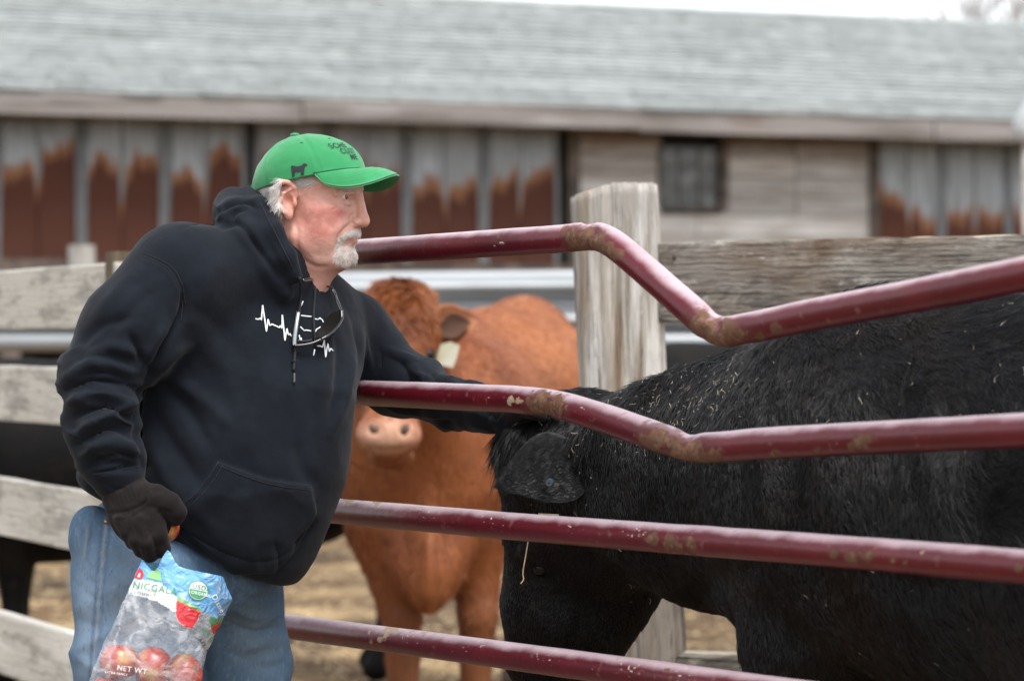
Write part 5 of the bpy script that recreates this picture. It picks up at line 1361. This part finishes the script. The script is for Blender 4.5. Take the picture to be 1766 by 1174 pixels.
ribbon_px(gb, z2([(934,293),(948,297),(958,291),(962,300),(967,230),(978,300),(985,352),(993,296),(1000,325),(1010,318),(1045,334),(1050,325),(1057,338),(1058,276),(1065,340),(1070,395),(1079,338),(1086,368),(1092,362),(1100,374)]), 2.6, 'heartbeat_print', M_print, hoodie)
ribbon_px(gb, z2([(1143,279),(1160,281),(1192,284)]), 2.4, 'cattle_print', M_print, hoodie)
ribbon_px(gb, z2([(1205,294),(1222,297),(1230,290),(1242,300),(1250,318)]), 2.4, 'cattle_print', M_print, hoodie)
ribbon_px(gb, z2([(1140,330),(1158,348),(1168,346),(1190,350)]), 2.4, 'cattle_print', M_print, hoodie)
ribbon_px(gb, z2([(1206,360),(1215,342),(1232,332),(1246,326)]), 2.4, 'cattle_print', M_print, hoodie)
ribbon_px(gb, z2([(1135,368),(1140,392),(1148,394),(1143,380)]), 2.4, 'cattle_print', M_print, hoodie)
ribbon_px(gb, z2([(1207,434),(1201,462)]), 2.4, 'cattle_print', M_print, hoodie)
ribbon_px(gb, z2([(1153,212),(1143,236)]), 2.0, 'cattle_print', M_print, hoodie)
ribbon_px(gb, z2([(1218,418),(1234,419),(1242,424),(1246,410),(1250,385),(1253,430),(1257,470),(1263,425),(1267,407),(1273,444),(1280,430),(1291,441)]), 2.6, 'heartbeat_print', M_print, hoodie)
# stitched seams
M_seam = mat('seam_thread', (.0085,.0105,.015), rough=.9)
for ln in ([(248,442),(270,451),(288,461),(301,476),(310,494),(315,525),(312,555)], [(252,438),(274,447),(293,457),(306,472),(315,492),(320,524)], [(376,797),(415,812),(455,826),(495,834),(534,838)], [(378,803),(415,818),(455,832),(495,840),(534,845)], [(376,797),(362,820),(345,842),(330,858),(310,872)], [(384,802),(369,826),(352,848),(334,866),(316,878)],
    [(298,398),(320,391),(345,386),(375,388)], [(652,598),(656,615),(657,635)], [(160,818),(195,813),(240,803)], [(449,350),(470,392),(492,436),(510,472)], [(540,842),(542,868),(541,884)]):
    ribbon_px(gb, ln, 1.5, 'seam', M_seam, hoodie, .0004)
# drawstrings
M_cord = mat('black_cord', (.012,.013,.016), rough=.8, bump=[(700, (1,1,1), .5, .001, 'wave')])
def cord(pts, r, name='drawstring', mt=None, off=.004):
    q = [hit(gb, a, b, off) for a, b in pts]; q = [x for x in q if x is not None]
    V, Fq = sweep(spline(q, 6), r, 8); return mesh(name, V, Fq, mt or M_cord, hoodie)
cord([(515,478),(517,510),(514,545),(510,580),(507,615),(505,640)], .0024)
cord([(504,622),(507,625)], .0042, 'knot')
cord([(506,645),(506,661)], .0022, 'cord_tip', mat('cord_tip', (.06,.06,.065), rough=.3))
cord([(541,496),(540,520),(539,548),(541,580),(544,600)], .0020)
# ---- sunglasses hanging at the collar
sg = empty('sunglasses', hit(gb, 540, 560, 0)); tag(sg, 'black wraparound sunglasses hooked on the front of the sweatshirt', 'sunglasses')
M_frame = mat('gloss_black', (.01,.01,.011), rough=.15, coat=.5)
M_lens = mat('dark_lens', (.006,.005,.004), rough=.45, spec=.04)
M_silver = mat('silver_edge', (.30,.31,.33), rough=.25, metallic=.6)
def gh(a, b, off): 
    h_ = hit(gb, a, b, off); return h_ if h_ is not None else P(a, b, 5.02)
def gtube(pts, r, name, mt, off, flat=None):
    q = spline([gh(a, b, o_) for (a, b), o_ in zip(pts, off if not np.isscalar(off) else [off]*len(pts))], 8); V, Fq = sweep(q, r, 10, True, flat, up=(0,-1,0)); return mesh(name, V, Fq, mt, sg)
gtube([(520,482),(534,483),(548,491),(559,505),(567,524),(571,541)], .0028, 'temple', M_frame, [.004,.006,.012,.016,.018,.02], (1.3, .7))
gtube([(571,541),(571,556),(566,572),(556,584),(545,591)], .0035, 'frame', M_frame, .021, (1.0, 1.0))
gtube([(545,591),(530,596),(515,599),(504,598)], .0032, 'frame', M_frame, [.021,.018,.014,.010], (.9, .9))
gtube([(504,598),(505,585),(508,565),(512,540)], .0030, 'temple', M_silver, [.010,.010,.009,.007], (1.2, .6))
gtube([(509,590),(520,591),(532,589)], .0018, 'nose_bridge', M_frame, .014)
A_ = spline([gh(a, b, .020) for a, b in ((569,541),(569,556),(564,571),(555,582),(543,589))], 6); B_ = spline([gh(a, b, .014) for a, b in ((563,544),(556,553),(549,562),(543,573),(538,585))], 6)
n_ = len(A_); V = list(A_) + list(B_) + [p_ + [0,.002,0] for p_ in A_] + [p_ + [0,.002,0] for p_ in B_]
mesh('lens', V, [(i, i+1, n_+i+1, n_+i) for i in range(n_-1)] + [(2*n_+i, 3*n_+i, 3*n_+i+1, 2*n_+i+1) for i in range(n_-1)], M_lens, sg)

# ---- jeans
S = SDF(P(80, 1800, 5.2) + [0, -.45, -.05], P(540, 830, 5.2) + [.05, .45, .02], .0065)
S.pe((305, 960, 5.19), (168, 120, 150), 14, k=30)
S.pchain([(238, 1000, 5.08, 113), (232, 1150, 5.06, 108), (232, 1290, 5.06, 88), (236, 1500, 5.10, 70), (240, 1712, 5.12, 62)], 20, 1.0, k0=60)
S.pchain([(375, 1030, 5.30, 112), (398, 1150, 5.32, 100), (405, 1290, 5.32, 88), (402, 1500, 5.36, 70), (398, 1680, 5.38, 62)], 20, 1.0, k0=60)
S.pe((158, 925, 5.06), (40, 55, 40), 5, k=20)
V, Q = S.mesh(2); N = normals(V, Q)
V = stroke(V, Q, [([(183,893),(175,980),(168,1070),(160,1174),(158,1300)], 3, 2.0, 1), ([(158,872),(150,920),(144,962)], 2.5, 1.6), ([(144,962),(150,975),(165,985)], 4, -4), ([(135,975),(150,1000),(175,1010)], 8, -4),
    ([(200,960),(250,990),(300,1005)], 10, -3), ([(190,1040),(230,1060),(280,1062)], 12, 3), ([(185,1090),(240,1110)], 10, -3), ([(385,1010),(430,1030),(480,1030)], 8, -5), ([(390,1050),(440,1062),(488,1058)], 8, 5), ([(395,1078),(440,1088),(490,1082)], 6, -6), ([(390,1105),(440,1112),(492,1105)], 8, 5), ([(400,1130),(450,1132)], 7, -4),
    ([(410,1020),(405,1045),(395,1070)], 6, -5), ([(340,1100),(352,1174),(355,1260)], 14, -14), ([(126,1060),(160,1080),(200,1075)], 9, -3), ([(122,1130),(160,1150)], 8, 3), ([(200,930),(250,960),(310,985)], 6, -5), ([(205,975),(260,1000),(300,1030)], 7, 5), ([(190,1000),(225,1020),(260,1045)], 5, -5), ([(200,1110),(250,1130),(300,1125)], 6, -4), ([(130,1000),(160,1030),(180,1035)], 5, -4), ([(420,1140),(460,1150),(492,1140)], 6, -5), ([(360,1020),(380,1060),(385,1110)], 8, -6)], N)
V = V + normals(V, Q) * (.0055 * (.6 - np.abs(fnoise(np.stack([V[:,0]*4, V[:,1]*4, V[:,2]*11 - V[:,0]*6], 1), 1.5, 2, 58)) * 2) + .003 * fnoise(V, 9, 3, 51) + .0008 * fnoise(V, 40, 2, 52))[:, None]
JV, JQ = V, Q
u, v = px_of(V); n_ = len(V)
tone = np.tile([.085, .150, .235], (n_, 1)); nz = .5 + .5 * fnoise(V, 12, 3, 55)
blend(np.clip(.7 * np.exp(-((u-235)/60)**2 - ((v-1050)/110)**2) * (.4 + .8*nz), 0, 1), (.30, .38, .46))
blend(np.clip(.7 * np.exp(-((u-150)/22)**2 - ((v-1080)/140)**2) * (.4 + .8*nz), 0, 1), (.30, .38, .46))
blend(np.clip(.6 * np.exp(-((u-440)/45)**2 - ((v-1110)/60)**2) * (.4 + .8*nz), 0, 1), (.20, .26, .30))
for ln, w_, c_, f_ in (([(183,893),(175,980),(168,1070),(160,1174),(158,1300)], 2.0, (.26,.28,.29), .75), ([(177,893),(169,980),(162,1070),(154,1174)], 3.0, (.06,.10,.17), .7), ([(189,893),(181,980),(174,1070),(166,1174)], 3.0, (.06,.10,.17), .6), ([(158,872),(150,920),(144,962)], 1.8, (.26,.28,.29), .6), ([(163,880),(156,920),(150,962)], 2.5, (.06,.10,.17), .6)):
    d_, t_ = seg_dist(u, v, ln); blend(f_ * np.exp(-(d_/w_)**2) * (N[:,1] < .3), c_)
blend(.45 * np.exp(-((u-205)/22)**2 - ((v-1035)/24)**2) * (.3 + nz), (.10, .10, .09))
M_denim = mat('denim', (.12,.2,.28), [dict(col=(.22,.29,.36), scale=130, stretch=(1,1,.35), detail=6, lo=.5, hi=.72, f=.45), dict(col=(.05,.09,.16), scale=160, stretch=(1,1,.4), detail=6, lo=.55, hi=.72, f=.45), dict(col=(.16,.16,.13), scale=5, detail=5, lo=.58, hi=.75, f=.3)], rough=.9, attr='tone', bump=[(800, (1,1,.5), .35, .001, 'noise'), (60, (1,1,1), .25, .003, 'noise')], spec=.2)
jeans = mesh('jeans', JV, JQ, M_denim, man, attrs={'tone': tone})
jb = bvh_of(JV, JQ)
M_brass = mat('copper_rivet', (.35,.22,.12), rough=.35, metallic=.8)
c_ = hit(jb, 183, 900, .001); V, Fq = sweep([c_, c_ - [0,.002,0], c_ - [0,.003,0]], [.0045, .004, .0015], 12); mesh('rivet', V, Fq, M_brass, jeans)
# boots
M_boot = mat('boot_leather', (.09,.055,.03), [dict(col=(.16,.11,.07), scale=10, lo=.5, hi=.7)], rough=.7)
for (uu, dd_) in ((240, 5.12), (398, 5.38)):
    c_ = P(uu, 1500, dd_); c_[2] = 0
    S = SDF(c_ + [-.14, -.32, -.03], c_ + [.32, .16, .30], .007)
    fx = np.array([.82, -.57, 0])
    S.cone(c_ + [0,0,.20], c_ + [0,0,.07], .055, .052, .02); S.cone(c_ + [0,0,.05], c_ + fx*.17 + [0,0,.04], .048, .042, .02); S.ell(c_ + fx*.19 + [0,0,.045], (.05,.05,.038), k=.02); S.cone(c_ - fx*.03 + [0,0,.03], c_ + fx*.05 + [0,0,.03], .045, .045, .02)
    S.cut(c_ + [0,0,.0], (0,0,-1), .01); V, Q = S.mesh(1); mesh('boot', V, Q, M_boot, man)

# ---- gloves
M_glove = mat('brown_jersey_glove', (.011,.0085,.0085), [dict(col=(.018,.014,.0135), scale=40, detail=6, lo=.48, hi=.68), dict(col=(.14,.13,.12), scale=420, detail=2, lo=.74, hi=.79, f=.45)], rough=.95, sheen=.06, spec=.1, bump=[(900, (1,1,1), .3, .001, 'noise'), (80, (1,1,1), .2, .003, 'noise')])
S = SDF(P(150, 1000, 4.95) + [0, -.13, 0], P(340, 800, 4.95) + [0, .13, 0], .0022)
S.pchain([(204, 818, 4.93, 36), (216, 850, 4.925, 39), (228, 868, 4.92, 42)], 8, .85)      # knitted cuff
S.pc((226, 868, 4.92, 42), (252, 898, 4.905, 45), 12, .75)
S.pe((238, 890, 4.91), (52, 48, 32), 50, k=12)
S.pe((262, 862, 4.90), (34, 26, 28), 30, k=14)               # base of the thumb
S.pchain([(270, 858, 4.895, 24), (292, 870, 4.885, 21), (304, 882, 4.885, 17), (303, 893, 4.893, 14)], 6)        # thumb
S.pchain([(264, 890, 4.885, 20), (272, 922, 4.872, 17), (279, 946, 4.885, 15), (272, 950, 4.91, 13)], 4)         # index
S.pchain([(248, 900, 4.880, 20), (254, 934, 4.868, 17), (259, 955, 4.882, 14.5), (254, 956, 4.91, 13)], 3)       # middle
S.pchain([(231, 902, 4.885, 19), (237, 930, 4.874, 16), (244, 947, 4.888, 14), (243, 948, 4.91, 12)], 3)         # ring
S.pchain([(213, 896, 4.892, 18), (221, 918, 4.882, 14), (229, 934, 4.892, 12.5), (231, 936, 4.91, 11)], 3)       # little
V, Q = S.mesh(1)
V = stroke(V, Q, [([(186,884),(215,882),(248,868),(262,845)], 2.2, -2.2), ([(190,893),(220,890),(252,874)], 2.4, 1.4), ([(255,910),(266,935),(270,958)], 2.2, -2.0), ([(240,915),(246,940),(250,958)], 2.2, -2.0), ([(224,910),(230,932)], 2.2, -1.6), ([(270,888),(280,880),(292,884)], 4, -2.5), ([(225,895),(240,910)], 5, 1.5), ([(250,890),(262,905)], 5, 1.5)] +
    [([(180 + 7*i, 848 - 2.5*i), (190 + 7*i, 880 - 3*i)], 1.6, -1.0) for i in range(10)])
V = V + normals(V, Q) * (.0009 * fnoise(V, 60, 2, 61))[:, None]
mesh('glove', V, Q, M_glove, man)
S = SDF(P(850, 740, 5.18) + [0, -.12, 0], P(1010, 650, 5.18) + [0, .14, 0], .0024)
S.pchain([(872, 712, 5.18, 25), (892, 712, 5.165, 24), (908, 706, 5.155, 27), (928, 702, 5.15, 26)], 8, 1.1)
for i, (dv_, ln) in enumerate(((-4, 34), (-2, 44), (0, 46), (4, 38))):
    d_ = 5.19 - .026 * i
    S.pchain([(926, 700 + dv_*.4, d_, 11), (926 + ln*.55, 701 + dv_*.5, d_ - .004, 9.5), (926 + ln, 712 + dv_*.5, d_ - .006, 8)], 4)
S.pchain([(900, 706, 5.13, 13), (918, 712, 5.105, 11), (935, 718, 5.10, 9)], 5)
V, Q = S.mesh(1); mesh('glove', V, Q, M_glove, man)
# ---- bag of apples hanging from the glove
bag = empty('apple_bag', P(270, 1100, 4.87)); tag(bag, 'clear plastic bag of apples with a blue printed top, held in a gloved hand', 'bag')
def film_mat():
    m = bpy.data.materials.new('bag_film'); m.use_nodes = True; nt = m.node_tree; b = nt.nodes['Principled BSDF']; L = nt.links.new
    a = nt.nodes.new('ShaderNodeAttribute'); a.attribute_name = 'tone'; L(a.outputs['Color'], b.inputs['Base Color'])
    f = nt.nodes.new('ShaderNodeAttribute'); f.attribute_name = 'cover'; L(f.outputs['Fac'], b.inputs['Alpha'])
    b.inputs['Roughness'].default_value = .16; b.inputs['Specular IOR Level'].default_value = .6
    tc = nt.nodes.new('ShaderNodeTexCoord'); n1 = nt.nodes.new('ShaderNodeTexNoise'); n1.inputs['Scale'].default_value = 38; n1.inputs['Detail'].default_value = 3; n1.inputs['Distortion'].default_value = 1.2
    L(tc.outputs['Object'], n1.inputs['Vector']); bp = nt.nodes.new('ShaderNodeBump'); bp.inputs['Strength'].default_value = .9; bp.inputs['Distance'].default_value = .01
    L(n1.outputs['Fac'], bp.inputs['Height']); L(bp.outputs[0], b.inputs['Normal']); return m
M_film = film_mat()
LT, RT = np.array([244., 966.]), np.array([382., 993.])
def lerp(a, b, t): return np.array(a, float) * (1 - t) + np.array(b, float) * t
nt2, nf, ng = 170, 110, 24
V = []
for i in range(nt2 + 1):
    t = i / nt2
    L0 = np.array([np.interp(t, [0, .05, .15, .6, 1], [243, 238, 224, 157, 118]), np.interp(t, [0, .05, .15, .6, 1], [964, 981, 1011, 1159, 1290])])
    R0 = np.array([np.interp(t, [0, .55, 1], [382, 338, 314]), np.interp(t, [0, .55, 1], [993, 1174, 1318])])
    G0 = np.array([np.interp(t, [0, .12, .42, .6, 1], [384, 402, 355, 342, 322]), np.interp(t, [0, .12, .42, .6, 1], [995, 1032, 1126, 1190, 1318])])
    full = math.sin(math.pi * min(.12 + .85 * t, 1)) ** .7
    ring = []
    for j in range(nf + 1):
        s_ = j / nf; p_ = lerp(L0, R0, s_)
        pk = 26 * math.exp(-((s_ - .33) / .09)**2) * math.exp(-(t / .035)**2) - 16 * math.exp(-((s_ - .16)/.10)**2) * math.exp(-(t / .06)**2)
        d_ = 4.872 - .050 * math.sin(math.pi * s_)**.8 * full
        ring.append(P(p_[0], p_[1] - pk, d_))
    for j in range(1, ng + 1):
        s_ = j / ng; q_ = lerp(R0, G0, math.sin(s_ * math.pi / 2)); ring.append(P(q_[0], q_[1], 4.872 + .075 * s_ * (full * .8 + .2)))
    for j in range(1, 21):
        s_ = j / 20; q_ = lerp(G0, L0, s_); ring.append(P(q_[0], q_[1], 4.872 + (.075 * (1 - s_) + .05 * math.sin(math.pi * s_)) * (full * .8 + .2)))
    V += ring
m_ = nf + 1 + ng + 20; V = np.array(V)
Fq = np.array([(i*m_+j, (i+1)*m_+j, (i+1)*m_+(j+1) % m_, i*m_+(j+1) % m_) for i in range(nt2) for j in range(m_)])
Nn = normals(V, Fq)
tt = np.repeat(np.arange(nt2 + 1) / nt2, m_)
V = V + Nn * (.0040 * fnoise(V, 26, 3, 71) * (.4 + tt) + .0020 * fnoise(V, 70, 2, 72))[:, None]
u, v = px_of(V)
idx_in_ring = np.tile(np.arange(m_), nt2 + 1)
front = idx_in_ring <= nf; gus = (idx_in_ring > nf) & (idx_in_ring <= nf + ng)
z5 = lambda L: [(140 + a/3.139, 800 + b/3.139) for a, b in L]
low = np.interp(u, [224, 280, 304, 345, 372], [999, 1006, 1030, 1052, 1064])
blue = (front & (v < low)) | (gus & (tt < .26)) | (~front & ~gus & (tt < .2))
tone = np.tile([.80, .82, .84], (len(V), 1)); cover = .13 + .20 * smst(1 - np.abs(fnoise(V, 30, 3, 77)) * 3.2, .2, 1.0) + .16 * smst(fnoise(V, 22, 2, 78), .1, .6)  # whitish crinkle streaks: reflections on the film painted into its cover
cl = smst(fnoise(V, 30, 3, 73), .15, .45)[:, None]
bl = np.array([.17, .42, .74]) * (1 - .6 * cl) + np.array([.75, .84, .92]) * .6 * cl
tone[blue] = bl[blue]; cover[blue] = .97
for pl, c_, a_ in ((z5([(275,618),(430,640),(520,722),(515,805),(400,735),(255,702)]), (.86,.87,.86), .93), (z5([(515,728),(650,795),(628,850),(600,888),(560,880),(528,850),(513,815)]), (.72,.05,.06), .92), (z5([(520,712),(652,785),(650,800),(516,735)]), (.22,.48,.16), .96)):
    ins_ = in_poly(u, v, np.array(pl)) & front; tone[ins_] = c_; cover[ins_] = a_
gw = gus & (tt >= .26) & (tt < .40); tone[gw] = (.84,.85,.84); cover[gw] = .92
gg = gus & (tt >= .225) & (tt < .27); tone[gg] = (.16,.42,.12); cover[gg] = .97
mesh('film', V, Fq, M_film, bag, attrs={'tone': tone, 'cover': cover})
bb = bvh_of(V, Fq)
def flat(name, c, r=.5): return mat(name, c, rough=r)
M_ggreen, M_gred, M_gwhite, M_ggrey, M_gblack = flat('ink_green', (.08,.32,.16)), flat('ink_red', (.62,.04,.05)), flat('ink_white', (.85,.86,.86)), flat('ink_grey', (.32,.34,.35)), flat('ink_black', (.03,.03,.035))
M_hill = flat('ink_hill', (.25,.52,.20))
def bag_text(txt, uv, ang, size, mt, off=.0016, name='lettering'):
    V2, T2 = text_shape(txt, size); a = math.radians(ang); W = []; last = None
    for x, y in V2:
        h_ = hit(bb, uv[0] + x*math.cos(a) + y*math.sin(a), uv[1] + x*math.sin(a) - y*math.cos(a), off)
        last = h_ if h_ is not None else last; W.append(last if last is not None else P(uv[0], uv[1], 4.85))
    mesh(name, W, T2, mt, bag, False)
def disc(c, r, n=28): return [(c[0] + r*math.cos(a), c[1] + r*math.sin(a)) for a in np.linspace(0, 2*math.pi, n, endpoint=False)]
patch_px(bb, z5([(352,612),(372,590),(388,575),(400,552),(414,570),(432,580),(438,636)]), 'printed_hill', M_hill, bag, .0012)
patch_px(bb, z5([(290,615),(305,580),(318,562),(335,575),(340,600),(332,622)]), 'printed_barn', M_gred, bag, .0012)
patch_px(bb, z5([(308,610),(316,590),(324,592),(320,614)]), 'printed_door', M_gwhite, bag, .0018, 1)
bc_ = (140 + 632/3.139, 800 + 682/3.139)
patch_px(bb, disc(bc_, 17.0), 'organic_badge', M_gwhite, bag, .0012)
ring = disc(bc_, 16.2, 40); ribbon_px(bb, ring + ring[:1], 1.4, 'badge_ring', M_ggreen, bag, .002)
a0 = math.radians(12); half = [(bc_[0] + 14.6*math.cos(a), bc_[1] + 14.6*math.sin(a)) for a in np.linspace(a0, a0 + math.pi, 16)]
patch_px(bb, half, 'badge_field', M_ggreen, bag, .0018)
bag_text('USDA', (bc_[0] - 10.5, bc_[1] - 4.2), 12, 11.5, M_ggreen, .0022)
bag_text('ORGANIC', (bc_[0] - 12.5, bc_[1] + 5.2), 12, 7.0, M_gwhite, .0026)
bag_text('NICGALA', (229, 1013), 9, 16.5, M_ggreen)
bag_text('S/POMMES', (224, 1023), 9, 9.0, M_ggrey)
bag_text('NET WT', (140 + 195/3.139, 800 + 1112/3.139), 8, 12.5, M_gwhite)
bag_text('EXTRA FANCY', (140 + 130/3.139, 800 + 1128/3.139), 8, 5.5, M_gwhite)
bag_text('ORGANIC', (140 + 648/3.139, 800 + 893/3.139), 54, 12.5, M_ggreen)
bag_text('APPLES/', (140 + 630/3.139, 800 + 948/3.139), 54, 9.0, M_gblack)
bag_text('Disney', (140 + 702/3.139, 800 + 712/3.139), 62, 13.0, M_gwhite)
patch_px(bb, disc((140 + 712/3.139, 800 + 845/3.139), 6.5, 12), 'printed_tree', M_ggreen, bag, .0012)
patch_px(bb, z5([(698,885),(722,862),(752,856),(742,905),(722,930)]), 'printed_barn', M_gred, bag, .0014)
# apples in the bag and one in the hand
M_apple = mat('apple_skin', (.42,.045,.03), [dict(col=(.60,.36,.10), scale=22, detail=4, lo=.5, hi=.68, f=.9), dict(col=(.50,.10,.05), scale=60, stretch=(1,1,.2), lo=.5, hi=.7, f=.5)], rough=.25)
M_stem = mat('apple_stem', (.20,.14,.05), rough=.8)
def apple_mesh(r):
    V = []; n, m = 20, 14
    for i in range(m + 1):
        a = math.pi * i / m
        for j in range(n):
            ph = 2 * math.pi * j / n; rr = r * (1 + .04 * math.cos(5*ph) * (i / m)) * math.sin(a)
            V.append((rr * math.cos(ph), rr * math.sin(ph), r * .92 * math.cos(a) - r * .35 * (math.exp(-(rr/(.28*r))**2)) * (1 if i < m/2 else -.8)))
    return V, np.array([(i*n+j, (i+1)*n+j, (i+1)*n+(j+1) % n, i*n+(j+1) % n) for i in range(m) for j in range(n)])
aV, aF = apple_mesh(.034); a_me = mesh_data('apple', aV, aF, True, None, M_apple)
V, Fq = sweep([(0,0,.014), (.001,0,.022), (.003,.001,.029)], .0015, 6); s_me = mesh_data('stem', V, Fq, True, None, M_stem)
def apple(p_, rot, label, grp=None, sc_=1.0):
    o = bpy.data.objects.new('apple', a_me); o.location = p_; o.rotation_euler = rot; o.scale = (sc_,)*3; COL.objects.link(o); tag(o, label, 'apple', grp)
    st = bpy.data.objects.new('stem', s_me); COL.objects.link(st); st.parent = o
rows = (('top', ((206,1140,4.885),(264,1148,4.875),(318,1160,4.90))), ('middle', ((182,1200,4.885),(240,1209,4.88),(298,1216,4.90))), ('bottom', ((155,1260,4.88),(214,1272,4.88),(276,1278,4.89))))
i = 0
for rn, sp in rows:
    for pn, (a, b, d_) in zip(('on the left', 'in the middle', 'on the right'), sp):
        apple(P(a, b, d_), (i*.9, i*1.7, i*.6), 'red apple in the %s row of the plastic bag, %s' % (rn, pn), 'apples in the plastic bag'); i += 1
apple(P(281, 906, 4.925), (.4, .9, .3), 'red apple clutched between the gloved thumb and fingers', None, .9)
